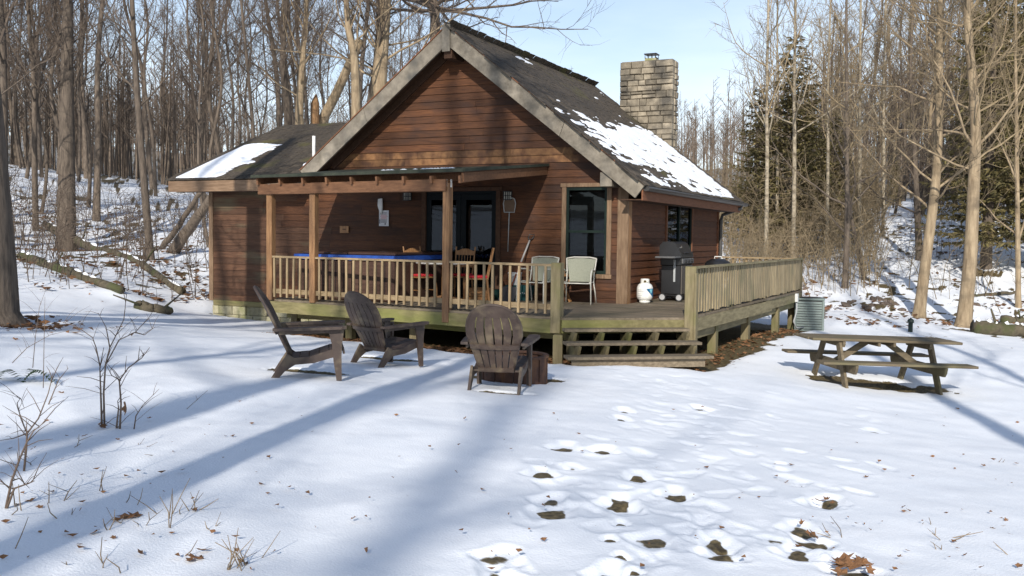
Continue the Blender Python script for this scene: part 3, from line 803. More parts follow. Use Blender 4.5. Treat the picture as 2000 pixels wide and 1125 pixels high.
# right eave: fascia, soffit, gutter, downspout
ez=RZ-SL*(EX-RX)
MB().cbox(EX-.075,EX-.045,YF+.01,YB-.05,ez-.27,ez-.055).build('fascia',MAT['fascia_red'],cabin)
MB().box(.046,EX-.08,YF+.02,YB-.06,ez-.262,ez-.245).build('soffit',MAT['soffit'],cabin)
gt=MB();prof=[(-.04,.0),(.05,.0),(.085,-.03),(.085,-.045),(.07,-.05),(.045,-.085),(-.02,-.085),(-.04,-.06)]
gt.prism(prof,(EX+.0,YF+.02,ez-.015),(1,0,0),(0,0,1),(0,YB-YF+.35,0));gt.build('gutter',MAT['gutter'],cabin)
ds=MB();ds.tube([(EX+.02,7.35,ez-.09),(EX+.02,7.35,ez-.16),(.11,7.10,ez-.34),(.09,7.05,ez-.46),(.09,7.05,-.2)],.042,6);ds.build('downspout',MAT['gutter'],cabin)
# white vent pipe on the wing roof
pvx=on(613,300,1,.35);vz=WE_Z+WS*(.35-WE_Y)
MB().lathe([(.036,-.12),(.036,.62),(.030,.62),(.030,.58)],12,(pvx.x,.35,vz)).build('vent_pipe',MAT['white_plastic'],cabin,True)

# -- chimney of coursed stone
CX0,CX1,CY0,CY1,CZ=-2.72,-1.27,7.16,7.62,5.86
chim=MB().box(CX0+.05,CX1-.05,CY0+.05,CY1-.03,-.8,CZ-.05).build('chimney',MAT['mortar'],cabin)
def stone(x0,x1,y0,y1,z0,z1,face):
    j=lambda s=.012:rnd.uniform(-s,s)
    b=rnd.uniform(.006,.034);c=.016
    if face=='f':
        ring=[(x0+j(.006),z0+j(.006)),(x1+j(.006),z0+j(.006)),(x1+j(.006),z1+j(.006)),(x0+j(.006),z1+j(.006))]
        cx,cz=(x0+x1)/2,(z0+z1)/2
        inner=[(p+(c if p<cx else -c),q+(c if q<cz else -c)) for p,q in ring]
        vs=[(p,y1,q) for p,q in ring]+[(p,y0+.005,q) for p,q in ring]+[(p,y0-b+j(.008),q) for p,q in inner]
    else:
        ring=[(y0+j(.006),z0+j(.006)),(y1+j(.006),z0+j(.006)),(y1+j(.006),z1+j(.006)),(y0+j(.006),z1+j(.006))]
        cx,cz=(y0+y1)/2,(z0+z1)/2
        inner=[(p+(c if p<cx else -c),q+(c if q<cz else -c)) for p,q in ring]
        vs=[(x0,p,q) for p,q in ring]+[(x1-.005,p,q) for p,q in ring]+[(x1+b+j(.008),p,q) for p,q in inner]
    fs=[(3,2,1,0),(8,9,10,11)]
    for a in (0,4):
        fs+=[(a+i,a+(i+1)%4,a+4+(i+1)%4,a+4+i) for i in range(4)]
    return MB().add(vs,fs)
z=3.05;row=0
while z<CZ-.06:
    h=rnd.choice((.125,.14,.15,.165,.19));z1=min(z+h,CZ)
    if CZ-z1<.07:z1=CZ
    x=CX0
    corner_long=row%2
    xe=CX1
    while x<xe-.02:
        w=rnd.uniform(.17,.42);x1=x+w
        if xe-x1<.13:x1=xe
        if h>.14 and rnd.random()<.22 and x1-x>.26:
            zm=z+(z1-z)*rnd.uniform(.42,.58)
            stone(x+.006,x1-.006,CY0,CY0+.16,z+.006,zm-.005,'f').build('stone',MAT['stone'],chim)
            stone(x+.006,x1-.006,CY0,CY0+.16,zm+.005,z1-.006,'f').build('stone',MAT['stone'],chim)
        else:
            stone(x+.006,x1-.006,CY0+rnd.uniform(-.012,.006),CY0+.16,z+.006,z1-.006,'f').build('stone',MAT['stone'],chim)
        x=x1
    ys=[CY0+.165,CY1-.0] if row%2 else [CY0+.165,CY0+.165+rnd.uniform(.1,.18),CY1]
    for a,b in zip(ys,ys[1:]): stone(CX1-.14,CX1-.004,a+.005,b-.005,z+.006,z1-.006,'s').build('stone',MAT['stone'],chim)
    z=z1;row+=1
MB().cbox(CX0+.02,CX1-.02,CY0+.02,CY1-.02,CZ-.045,CZ+.02,.02).build('cap_slab',MAT['stone'],chim)
fx=-1.93;fl=MB()
fl.cbox(fx-.15,fx+.15,CY0+.1,CY0+.36,CZ+.015,CZ+.09)
fl.build('flue',MAT['block'],chim)
fc=MB().cbox(fx-.17,fx+.17,CY0+.08,CY0+.38,CZ+.19,CZ+.215)
for a in (-.15,-.05,.05,.14): fc.box(fx+a,fx+a+.012,CY0+.1,CY0+.112,CZ+.09,CZ+.19).box(fx+a,fx+a+.012,CY0+.345,CY0+.357,CZ+.09,CZ+.19)
fc.box(fx+.138,fx+.15,CY0+.1,CY0+.36,CZ+.085,CZ+.115).box(fx-.15,fx-.138,CY0+.1,CY0+.36,CZ+.085,CZ+.115)
fc.build('flue_cap',MAT['black_metal'],chim)

# -- snow lying on the roofs
def snow_sheet(name,label,org,ux,uy,nn,W,H,mask,step=.03,th=.06):
    nu,nv=int(W/step)+1,int(H/step)+1
    U,V=np.meshgrid(np.linspace(0,W,nu),np.linspace(0,H,nv))
    h=mask(U,V)
    keep=h>0
    m=MB();idx={}
    for j in range(nv-1):
        for i in range(nu-1):
            if keep[j,i] or keep[j,i+1] or keep[j+1,i] or keep[j+1,i+1]:
                q=[]
                for (a,b) in ((j,i),(j,i+1),(j+1,i+1),(j+1,i)):
                    if (a,b) not in idx:
                        hh=float(np.clip(h[a,b]*.35,-.5,1))
                        z=.034+th*max(hh,0)**.6 if hh>0 else .012
                        p=org+ux*U[a,b]+uy*V[a,b]+nn*z
                        idx[a,b]=len(m.v);m.v.append((p.x,p.y,p.z))
                    q.append(idx[a,b])
                m.f.append(tuple(q))
    o=m.build(name,MAT['snow'],None,True,fix=False)
    tag(o,label,'snow',None,'stuff')
def mask_main(U,V):
    # U along the roof from the front verge, V up the slope from the eave
    vt=V/VL
    n=fbm(U*1.0+3,V*1.3,3);st=fbm(U*1.7+40,V*7.5,3);fi=fbm(U*6,V*9,2)
    a=np.clip((.50+.02*U-vt)/.14,0,1)*(.62+.38*np.clip((vt-.14+.016*U)/.08,0,1))*np.clip(.66+(U-.1)/5.0,.66,1)*np.clip((7.8-U)/.3,0,1)*np.clip((U-.12)/.2,0,1)
    up_=np.exp(-((U-2.8)/.65)**2-((vt-.945)/.028)**2)
    h=a*1.10+up_*.9-.66+(n-.5)*.75+(st-.5)*1.5+(fi-.5)*.55
    saw=((V/.155)%1.0)
    xx=RX+(VL-V)*kk
    return h-np.where(saw<.13,.16,0)-np.where(V<.06,.6,0)-np.where((xx>-2.75)&(xx<-1.2)&(U>7.55),2,0)
snow_sheet('roof_snow','patchy melting snow on the sunny shingle slope below the chimney',slope_pt(VL,YF),Vector((0,1,0)),Vector((-kk,0,kk*SL)),NR,YB-YF,VL,mask_main)
def mask_wing(U,V):
    n=fbm(U*1.6+3,V*1.6,4);st=fbm(U*2+8,V*6,3)
    edge=1.62+(n-.5)*1.0+(st-.5)*.5-.18*V
    return np.minimum((edge-U)*2.2,np.minimum((U-.10)*6,(V-.10)*5))-np.where(V>2.55+(n-.5)*.5,3,0)
snow_sheet('roof_snow','smooth snow patch on the outer end of the low wing roof',Vector((WX0,WE_Y,WE_Z+.012)),Vector((1,0,0)),Vector((0,kw,kw*WS)),NW,4.2,(WR_Y-WE_Y)/kw,mask_wing)
snow_sheet('roof_snow','small bit of snow at the foot of the white vent pipe',Vector((-8.3,-.1,WE_Z+WS*.5+.012)),Vector((1,0,0)),Vector((0,kw,kw*WS)),NW,1.4,.9,lambda U,V:1.0-((U-(pvx.x+8.3)-.12)/.28)**2-((V-.35)/.2)**2+(fbm(U*6,V*6,3)-.5)*1.6)

# ------------------------------------------------------------------ porch roof on posts
def front_y(x):       # deck front edge
    (xa,ya),(xb,yb)=DECK[1],DECK[2]
    return ya+(yb-ya)*(x-xa)/(xb-xa)
porch=thing('porch_roof','low lean-to porch roof on square wooden posts across the cabin front','porch roof',(-4,-1.6,0))
PX0,PX1,PZW,PZE=-6.35,-1.60,2.62,2.29
e0,e1=front_y(PX0)-.22,front_y(PX1)-.10
sl=MB().add([(PX0,e0,PZE),(PX1,e1,PZE),(PX1,-.035,PZW),(PX0,-.035,PZW),(PX0,e0,PZE-.03),(PX1,e1,PZE-.03),(PX1,-.035,PZW-.03),(PX0,-.035,PZW-.03)],[(0,1,2,3),(7,6,5,4),(0,4,5,1),(1,5,6,2),(2,6,7,3),(3,7,4,0)])
sl.build('roof_sheet',MAT['soffit'],porch)
ed=MB().beam((PX0-.02,e0-.012,PZE+.004),(PX1+.012,e1-.012,PZE+.004),.02,.052).beam((PX1+.014,e1,PZE+.006),(PX1+.014,-.04,PZW+.006),.02,.05)
ed.build('drip_edge',MAT['porch_edge'],porch)
rr_=MB().add([(PX0,e0,PZE+.006),(PX1,e1,PZE+.006),(PX1,-.035,PZW+.006),(PX0,-.035,PZW+.006)],[(0,1,2,3)]);rr_.build('roofing',MAT['porch_edge'],porch)
POSTX=(-6.08,-4.98,-1.98)
for i,x in enumerate(POSTX):
    y=front_y(x)+.02
    MB().cbox(x-.062,x+.062,y-.062,y+.062,-.02 if i<2 else -.20,2.10).build('post',MAT['post'],porch)
    # iron bracket at the head
    MB().box(x-.02,x+.02,y-.066,y-.0621,2.04,2.16).box(x+.0621,x+.066,y-.025,y+.025,2.03,2.16).build('bracket',MAT['white_plastic'],porch)
b0=Vector((POSTX[0]-.25,front_y(POSTX[0]-.25)+.02,2.06));bm_=Vector((POSTX[1],front_y(POSTX[1])+.02,2.06));b1=Vector((POSTX[2]+.02,front_y(POSTX[2])+.02,2.06))
MB().beam(b0+Vector((0,-.085,0)),bm_+Vector((-.0,-.085,0)),.038,.19).build('beam',MAT['beam'],porch)
MB().beam(bm_+Vector((.003,-.086,.004)),b1+Vector((-.003,-.086,.004)),.038,.19).build('beam',MAT['beam'],porch)
MB().beam(b0+Vector((0,.085,0)),b1+Vector((0,.085,0)),.038,.19).build('beam',MAT['beam'],porch)
x=PX0+.06
while x<PX1:
    ye=front_y(x)-.15;z_=lambda y:PZE+(PZW-PZE)*(y-e0)/(-.035-e0)-.03-.062
    MB().beam((x,ye,z_(ye)),(x,-.05,z_(-.05)),.038,.12).build('rafter',MAT['beam'],porch)
    x+=.58
MB().beam((PX1-.03,e1+.03,PZE-.11),(PX1-.03,-.05,PZW-.11),.035,.15).build('rafter',MAT['beam'],porch)
# snow crumbs along the drip edge
sn_=MB()
for k in range(26):
    x=rnd.uniform(-3.3,-1.75);t=rnd.uniform(.01,.06)
    y=e0+(e1-e0)*(x-PX0)/(PX1-PX0)
    sn_.add([(x-t,y-.01,PZE+.04),(x+t,y-.01,PZE+.04),(x+t*.8,y+.05,PZE+.045),(x-t*.8,y+.05,PZE+.045),(x,y+.02,PZE+.058)],[(0,1,4),(1,2,4),(2,3,4),(3,0,4)])
o=sn_.build('edge_snow',MAT['snow'],porch,True);tag(o,kind='stuff')

# ------------------------------------------------------------------ deck
deck=thing('deck','weathered wooden deck wrapping the cabin corner with railings and wide corner steps','deck',(0,0,-.7))
def clip_x(y):
    """x extent of the deck outline at y"""
    xs=[]
    n=len(DECK)
    for i in range(n):
        (xa,ya),(xb,yb)=DECK[i],DECK[(i+1)%n]
        if (ya-y)*(yb-y)<0: xs.append(xa+(xb-xa)*(y-ya)/(yb-ya))
    return sorted(xs)
floor=MB().box(-6.05,1.7,-2.3,-.02,-.20,-.06).box(.1,1.95,-.02,7.05,-.20,-.06).build('joist_bed',MAT['dark'],deck)
y=-3.53;BW=.138
while y<7.05:
    y1=y+BW-.006
    a,b=clip_x(y+.001),clip_x(y1)
    if y<-.02: lo0,lo1=(min(a) if a else 0),(min(b) if b else 0)
    else: lo0=lo1=.05
    if y<-.02 and y1>-.02:
        y1=-.022;b=clip_x(y1);lo1=min(b)
    hi0,hi1=max(a),max(b)
    ov=.025
    cuts=[0]
    if hi0-lo0>4.2: cuts=[0,rnd.uniform(.35,.65)]
    cuts.append(1)
    for t0,t1 in zip(cuts,cuts[1:]):
        g=.003
        xa0=lo0+(hi0-lo0)*t0+(g if t0 else -ov*(y<-.02));xb0=lo0+(hi0-lo0)*t1+(-g if t1<1 else ov)
        xa1=lo1+(hi1-lo1)*t0+(g if t0 else -ov*(y<-.02));xb1=lo1+(hi1-lo1)*t1+(-g if t1<1 else ov)
        z=rnd.uniform(-.004,.0)
        MB().add([(xa0,y,z-.036),(xb0,y,z-.036),(xb1,y1,z-.036),(xa1,y1,z-.036),(xa0,y,z),(xb0,y,z),(xb1,y1,z),(xa1,y1,z)],
                 [(0,3,2,1),(4,5,6,7),(0,1,5,4),(1,2,6,5),(2,3,7,6),(3,0,4,7)]).build('deck_board',MAT['deck_x'],deck)
    y+=BW
# rim boards
def rim(p,q,z0,z1,mat_,name='rim_board',off=0.0,t=.04):
    p=Vector((*p,0));q=Vector((*q,0));d=(q-p).normalized();n_=Vector((d.y,-d.x,0))
    a=p+n_*(off);b=q+n_*off
    MB().beam(Vector((a.x,a.y,(z0+z1)/2)),Vector((b.x,b.y,(z0+z1)/2)),t,z1-z0).build(name,mat_,deck)
D=DECK
jp=Vector((D[1][0],D[1][1])).lerp(Vector((D[2][0],D[2][1])),.665)
rim(D[1],(jp.x-.002,jp.y),-.25,-.038,MAT['green_wood'])
rim((jp.x+.002,jp.y),D[2],-.25,-.038,MAT['green_wood'])
rim((D[2][0]+.02,D[2][1]),(D[3][0]-.01,D[3][1]),-.24,-.038,MAT['green_wood'])
rim(D[3],(D[4][0],3.2),-.25,-.038,MAT['green_wood_y'])
rim((1.965,3.205),D[4],-.25,-.038,MAT['green_wood_y'])
rim((D[0][0]+.02,-.05),(D[1][0]+.02,D[1][1]+.03),-.25,-.038,MAT['green_wood_y'])
# lower cross beams and ground posts
MB().beam((-6.1,front_y(-6.1)+.55,-.32),(.3,front_y(.3)+.45,-.32),.07,.14).build('girder',MAT['green_wood'],deck)
MB().beam((1.78,-2.0,-.33),(1.97,7.0,-.33),.07,.14).build('girder',MAT['green_wood_y'],deck)
for x in (-5.9,-4.5,-3.0,-1.5):
    y=front_y(x)+.55
    MB().cbox(x-.07,x+.07,y-.07,y+.07,gz(x,y)-.1,-.26).build('support_post',MAT['old_post'],deck)
for px_,y in ((1415,-.49),(1470,1.89),(1520,4.67)):
    x=1.84+.0274*(y+2.38)-.10
    MB().cbox(x-.075,x+.075,y-.09,y+.09,gz(x,y)-.12,-.255).build('support_post',MAT['old_post'],deck)
    MB().beam((x-.1,y,-.30),(x-.1,y+.0,-.85),.02,.02).build('support_post',MAT['old_post'],deck) if False else None
MB().cbox(1.82,2.02,6.9,7.1,gz(1.9,7)-.1,-.255).build('support_post',MAT['old_post'],deck)
# railing posts
def rpost(x,y,z0,z1,w=.14,rot=0.0,mt='old_post'):
    m=MB().cbox(-w/2,w/2,-w/2,w/2,z0,z1,.008);R=Matrix.Translation((x,y,0))@Matrix.Rotation(rot,4,'Z')
    m.v=[tuple(R@Vector(p)) for p in m.v];m.build('railing_post',MAT[mt],deck)
rpost(.17,-3.60,gz(.17,-3.6)-.1,-.26,.15,.3);rpost(.10,-3.50,-.245,.84,.16,.0)
rpost(1.88,-2.36,gz(1.9,-2.4)-.12,.80,.17,.25)
MB().cbox(1.965,2.0,-2.46,-2.33,-.6,.70).build('railing_post',MAT['old_post'],deck)
rpost(2.06,7.06,-.24,.80,.11)
for y in (-.9,.55,1.9,3.3,4.7,5.9):
    x=1.84+.0274*(y+2.38)-.075;rpost(x,y,-.24,.775,.09)
# front railing
rail_y=lambda x:front_y(x)+.02
fr=MB().beam((D[1][0]+.1,rail_y(D[1][0]+.1),.800),(.08,rail_y(.08),.800),.085,.036).build('front_railing',MAT['rail'],deck)
MB().beam((D[1][0]+.1,rail_y(D[1][0]+.1),.155),(.02,rail_y(.02),.155),.036,.085).build('bottom_rail',MAT['rail'],fr)
bal=MB().cbox(-.019,.019,-.019,.019,0,.735,.003)
me=bpy.data.meshes.new('baluster');me.from_pydata(bal.v,[],bal.f);me.materials.append(MAT['baluster'])
inv=WM[deck.name].inverted()
x=POSTX[0]+.13
while x<-.02:
    if all(abs(x-p)>.085 for p in POSTX):
        m4=Matrix.Translation((x,rail_y(x)-.039,.045+rnd.uniform(-.008,.006)))@Matrix.Rotation(rnd.gauss(0,.008),4,'Y')@Matrix.Rotation(.118,4,'Z')
        inst(me,'baluster',fr,inv@m4)
    x+=.163
# side railing of wide upright boards on the outside of the rails
sx=lambda y:1.84+.0274*(y+2.38)
sr=MB().beam((sx(-2.3)-.0,-2.28,.775),(sx(7.0),7.0,.775),.09,.036).build('side_railing',MAT['green_wood_y'],deck)
MB().beam((sx(-2.3)-.05,-2.28,.70),(sx(7.0)-.05,7.0,.70),.036,.085).build('upper_rail',MAT['green_wood_y'],sr)
MB().beam((sx(-2.3)-.05,-2.28,.14),(sx(7.0)-.05,7.0,.14),.036,.085).build('lower_rail',MAT['green_wood_y'],sr)
y=-2.18
while y<7.0:
    w=rnd.uniform(.105,.125);zt=.755+rnd.uniform(-.012,.004);zb=.03+rnd.uniform(-.02,.02)
    m=MB().cbox(-.011,.011,-w/2,w/2,zb,zt,.003);R=Matrix.Translation((sx(y)-.018,y,0))@Matrix.Rotation(rnd.gauss(0,.010),4,'X')@Matrix.Rotation(rnd.gauss(-.02,.03),4,'Z')
    m.v=[tuple(R@Vector(p)) for p in m.v];m.build('fence_board',MAT['fence_board'],sr)
    y+=.148 if y>1.0 else .170
# back railing
br=MB().beam((.15,7.05,.775),(2.0,7.05,.775),.085,.036).build('back_railing',MAT['rail'],deck)
MB().beam((.15,7.05,.14),(2.0,7.05,.14),.036,.085).build('bottom_rail',MAT['rail'],br)
x=.25
while x<1.98:
    inst(me,'baluster',br,inv@Matrix.Translation((x,7.09,.04)));x+=.165
# corner steps
SA=Vector((D[2][0],D[2][1],0));SB=Vector((D[3][0],D[3][1],0));dv=(SB-SA).normalized();nv_=Vector((dv.y,-dv.x,0))
st=MB()
stairs=None
treads=[]
gzs=gz(*(SA.lerp(SB,.5)+nv_*.8).xy)
for i,(ext,zt) in enumerate(((.14,-.175),(.45,-.345),(.76,-.515))):
    a=SA+dv*(.02-.05*i)+nv_*ext;b=SB-dv*(.04-.07*i)+nv_*ext
    if i==0: a=SA+dv*.02+nv_*ext
    m=MB().beam(Vector((a.x,a.y,zt)),Vector((b.x,b.y,zt)),.30 if i else .24,.04)
    if stairs is None: stairs=m.build('stairs',MAT['deck_x'],deck)
    else: m.build('tread',MAT['deck_x'],stairs)
for t in (.06,.27,.48,.69,.93):
    c=SA.lerp(SB,t)
    for ext,zt in ((.33,-.197),(.62,-.367)):
        # stringer blocks showing between the treads
        p=c+nv_*ext
        m=MB();m.prism([(0,-.148),(.17,-.148),(.17,0),(0,0),(-.10,0)],(p.x,p.y,zt),-nv_,(0,0,1),dv*.045);m.build('stringer',MAT['old_post'],stairs)
    p=c+nv_*.66
    m=MB();m.prism([(-.05,-.56-gzs*0),(.75,gzs-.05+.0),(.75,-.26),(.55,-.26),(.3,-.37),(-.02,-.54)],(p.x,p.y,0),-nv_,(0,0,1),dv*.045);m.build('stringer',MAT['old_post'],stairs)
a=SA+nv_*.80;b=SB+nv_*.80
MB().beam((a.x,a.y,-.60),(b.x,b.y,-.60),.04,.13).build('kick_board',MAT['deck_x'],stairs)

# box and conduit on the far rim
eb=thing('electric_box','small grey outlet box with conduit on the deck edge above the air conditioner','box',(2.13,6.3,-.2))
MB().cbox(2.09,2.16,6.22,6.36,-.24,-.04,.008).build('box',plain('grey_box',(.45,.46,.45),.5),eb)
MB().tube([(2.125,6.29,-.24),(2.13,6.30,-.45),(2.08,6.22,-.7),(2.12,6.35,-.86),(2.3,6.9,-.88)],.018,6).build('conduit',plain('grey_conduit',(.35,.36,.37),.5),eb,True)

# ------------------------------------------------------------------ things on the porch
def local(m,M4):
    m.v=[tuple(M4@Vector(p)) for p in m.v];return m
blue=plain('blue_vinyl',(.010,.045,.22),.45,c2=(.02,.08,.36))
tubb=material('tub_skirt',(.045,.022,.015),(.085,.045,.03),(1,9,9),3,6,.7,.15)
cov=plain('brown_vinyl',(.05,.028,.022),.35)
ht=thing('hot_tub','square hot tub with brown cover and bright blue rim tarp behind the porch railing','hot tub',(-4.72,-1.30,0))
MB().cbox(-5.82,-3.62,-2.36,-.28,.002,.76,.03).build('skirt',tubb,ht)
for k in range(1,12):
    MB().box(-5.82+k*.183-.006,-5.82+k*.183+.006,-2.366,-2.360,.06,.72).build('panel_strip',MAT['dark'],ht)
t=MB()
for k in range(24):
    x0=-5.86+k*.0942;x1=x0+.0942
    za=.765+.012*math.sin(k*1.7);zb=.765+.012*math.sin((k+1)*1.7)
    t.add([(x0,-2.40,za),(x1,-2.40,zb),(x1,-2.385,.853),(x0,-2.385,.853)],[(0,1,2,3)])
t.add([(-5.86,-2.40,.765),(-5.86,-.25,.765),(-5.855,-.25,.853),(-5.855,-2.385,.853)],[(0,1,2,3)])
t.box(-5.85,-3.59,-2.38,-.25,.77,.85)
t.build('tarp',blue,ht)
MB().cbox(-5.78,-4.73,-2.26,-.32,.852,.90,.02).build('cover',cov,ht);MB().cbox(-4.71,-3.66,-2.26,-.32,.852,.91,.02).build('cover',cov,ht)

red=plain('red_cushion',(.45,.022,.03),.85)
oak=material('oak',(.20,.095,.036),(.36,.185,.075),(9,9,1.4),3,6,.5,.15,.003)
def dining_chair(label,x,y,rot):
    c=thing('dining_chair',label,'chair',(x,y,0),rot,None)
    M4=WM[c.name]
    B=lambda m,n,mt,s=False:local(m,M4).build(n,mt,c,s)
    B(MB().cbox(-.21,.21,-.20,.22,.43,.46,.01),'seat',oak)
    B(MB().cbox(-.20,.20,-.19,.21,.458,.505,.018),'cushion',red)
    for sx_ in (-.18,.18):
        B(MB().tube([(sx_,.19,.44),(sx_*1.1,.22,.22),(sx_*1.12,.23,0)],[.02,.024,.015],8),'leg',oak)
        B(MB().tube([(sx_,-.17,.44),(sx_*1.12,-.22,0)],[.02,.015],8),'leg',oak)
        B(MB().tube([(sx_*1.0,-.18,.45),(sx_*1.08,-.24,.75),(sx_*1.12,-.29,1.02)],[.018,.016,.014],8),'back_post',oak)
    pr=[(-.20,.86),(.20,.86),(.21,.93),(.13,.955),(.06,.985),(0,.99),(-.06,.985),(-.13,.955),(-.21,.93)]
    B(MB().prism([(a,b-.86) for a,b in pr],(0,-.262,.86),(1,0,0),(0,-.17,.98),(0,.02,0)),'crest_rail',oak)
    B(MB().prism([(-.18,0),(.18,0),(.18,.06),(.07,.09),(-.07,.09),(-.18,.06)],(0,-.225,.62),(1,0,0),(0,-.17,.98),(0,.018,0)),'back_rail',oak)
    for k in (-.12,-.06,0,.06,.12): B(MB().tube([(k,-.20,.46),(k,-.25,.88)],.007,6),'spindle',oak)
    for sx_ in (-.19,.19): B(MB().tube([(sx_,.20,.2),(sx_,-.19,.2)],.009,6),'stretcher',oak)
def at_z(px,py,z): return on(px,py,2,z)
p=on(822,551,1,-1.5);dining_chair('oak dining chair with red seat pad beside the hot tub',p.x,p.y,math.radians(250))
p=on(925,553,1,-1.4);dining_chair('oak dining chair with red seat pad in front of the glass doors',p.x+.08,p.y,math.radians(120))
p=on(880,553,1,-1.2);dining_chair('oak dining chair with red seat pad half hidden by the porch post',p.x,p.y+.35,math.radians(185))
tp=on(866,523,1,-1.45)
tb=thing('patio_table','pale round topped porch table between the red cushioned chairs','table',(tp.x,tp.y,0))
c_=(tp.x,tp.y,0)
MB().lathe([(.0,.70),(.50,.70),(.52,.712),(.52,.728),(.50,.735),(0,.735)],28,c_,cap=False).build('top',plain('pale_top',(.48,.45,.40),.4),tb)
MB().lathe([(.05,.05),(.035,.2),(.035,.65),(.12,.70)],12,c_).build('pedestal',oak,tb,True)
for k in range(4):
    a=k*math.pi/2+.4;MB().beam((c_[0],c_[1],.09),(c_[0]+.38*math.cos(a),c_[1]+.38*math.sin(a),.025),.05,.05).build('foot',oak,tb)
q=on(938,575,1,-.95)
cr=thing('wooden_crate','low tan wooden crate on the porch floor before the glass doors','crate',(q.x,q.y,0))
for z_ in (.02,.10,.18):
    MB().cbox(q.x-.22,q.x+.22,q.y-.16,q.y-.148,z_,z_+.07,.003).build('slat',oak,cr);MB().cbox(q.x-.22,q.x+.22,q.y+.148,q.y+.16,z_,z_+.07,.003).build('slat',oak,cr)
MB().cbox(q.x-.205,q.x-.19,q.y-.146,q.y+.146,.0,.25,.003).build('end_panel',oak,cr);MB().cbox(q.x+.19,q.x+.205,q.y-.146,q.y+.146,.0,.25,.003).build('end_panel',oak,cr)
MB().cbox(q.x-.188,q.x+.188,q.y-.146,q.y+.146,.0,.03,.003).build('bottom',oak,cr)
mt=thing('door_mat','dark green rolled mat lying before the glass doors','mat',(-2.75,-.35,0))
g_=plain('dark_green',(.012,.05,.035),.8)
local(MB().lathe([(.03,-.35),(.10,-.35),(.10,.35),(.03,.35)],14),Matrix.Translation((-2.75,-.4,.102))@Matrix.Rotation(math.radians(90),4,'Y')).build('roll',g_,mt,True)

# metal patio chairs with sling seats
frame_m=plain('cream_tube',(.50,.48,.42),.4,spec=.5);sling=material('sling_fabric',(.22,.225,.17),(.29,.295,.23),(1,1,1),60,3,.85,.1,.002)
def patio_chair(label,x,y,rot):
    c=thing('patio_chair',label,'chair',(x,y,0),rot);M4=WM[c.name]
    B=lambda m,n,mt_,s=True:local(m,M4).build(n,mt_,c,s)
    # local: front = +y
    seat=MB();pts=[(.27,.415),(.20,.40),(0,.385),(-.18,.39)]
    vs=[];
    for y_,z_ in pts: vs+=[(-.235,y_,z_),(.235,y_,z_)]
    n=len(vs);vs+=[(a,b,c2-.012) for a,b,c2 in vs];fs=[]
    for i in range(len(pts)-1):
        k=2*i;fs+=[(k,k+1,k+3,k+2),(n+k,n+k+2,n+k+3,n+k+1)]
    B(seat.add(vs,fs),'seat',sling)
    bk=MB();vs=[];pts=[(-.20,.40),(-.235,.55),(-.275,.70),(-.31,.82)]
    for i,(y_,z_) in enumerate(pts):
        w=.20+.025*i
        for t in (-1,-.5,0,.5,1): vs.append((w*t,y_-.02*(1-t*t),z_+(.022*(1-t*t) if i==3 else 0)))
    fs=[(5*i+j,5*i+j+1,5*i+j+6,5*i+j+5) for i in range(3) for j in range(4)]
    n=len(vs);vs+=[(a,b-.010,c2) for a,b,c2 in vs];fs+=[tuple(n+k for k in reversed(f)) for f in fs]
    B(bk.add(vs,fs),'backrest',sling)
    for s in (-1,1):
        B(MB().tube([(.255*s,-.19,.40),(.26*s,-.25,.60),(.285*s,-.325,.835)],.013,8),'back_tube',frame_m)
        B(MB().tube([(.255*s,-.17,.41),(.275*s,-.27,.2),(.29*s,-.33,.0)],.013,8),'leg',frame_m)
        B(MB().tube([(.285*s,.28,.0),(.275*s,.26,.40),(.275*s,.255,.55),(.278*s,.22,.615),(.28*s,.15,.635),(.28*s,-.05,.63),(.27*s,-.24,.585)],.013,8),'arm',frame_m)
        B(MB().tube([(.25*s,.27,.405),(.25*s,-.19,.395)],.012,8),'seat_tube',frame_m)
    B(MB().tube([(-.285,-.325,.835),(-.15,-.35,.858),(.15,-.35,.858),(.285,-.325,.835)],.013,8),'top_tube',frame_m)
    B(MB().tube([(-.27,.265,.39),(.27,.265,.39)],.012,8),'front_tube',frame_m)
p=at_z(1128,594,0);patio_chair('cream metal chair with grey sling seat under the front window',p.x-.04,p.y+.12,math.radians(192))
p=at_z(1050,592,0);patio_chair('cream metal chair with grey sling seat beside the snow shovel',p.x-.06,p.y+.10,math.radians(176))
# folded wooden stand behind the chair
fs_=thing('folding_stand','crossed wooden folding stand leaning behind the chair under the window','stand',(-1.18,-.22,0))
for a,b in ((-1.30,-1.02),(-1.02,-1.30)):
    MB().beam((a,-.30 if a<b else -.22,.0),(b,-.12 if a<b else -.16,.50),.035,.06,(0,1,.3)).build('leg',oak,fs_)
MB().beam((-1.32,-.14,.50),(-1.0,-.14,.50),.05,.03).build('top_bar',oak,fs_)

sh=thing('snow_shovel','long handled shovel with black grip leaning on the siding left of the window','shovel',(-2.0,-.4,0))
a_=Vector((-2.16,-.50,.22));b_=Vector((-1.96,-.07,1.16))
MB().tube([a_,a_.lerp(b_,.5),b_],.016,8).build('shaft',plain('red_shaft',(.20,.055,.03),.5),sh,True)
MB().tube([a_.lerp(b_,.55),b_],.018,8).build('sleeve',plain('grey_sleeve',(.30,.29,.28),.5),sh,True)
d_=(b_-a_).normalized()
g=MB().tube([b_,b_+d_*.05+Vector((-.05,0,0)),b_+d_*.13+Vector((-.055,0,0)),b_+d_*.13+Vector((.055,0,0)),b_+d_*.05+Vector((.05,0,0)),b_],.013,8);g.build('grip',MAT['black_metal'],sh,True)
bl=MB();vs=[]
for i in range(5):
    for j in range(4):
        u=(i-2)/2*.17;v=j/3*.30
        p=a_-d_*(v-.05)+Vector((u,0,0))+Vector((0,-.03*(1-(u/.17)**2)-.02*v,0));vs.append(p)
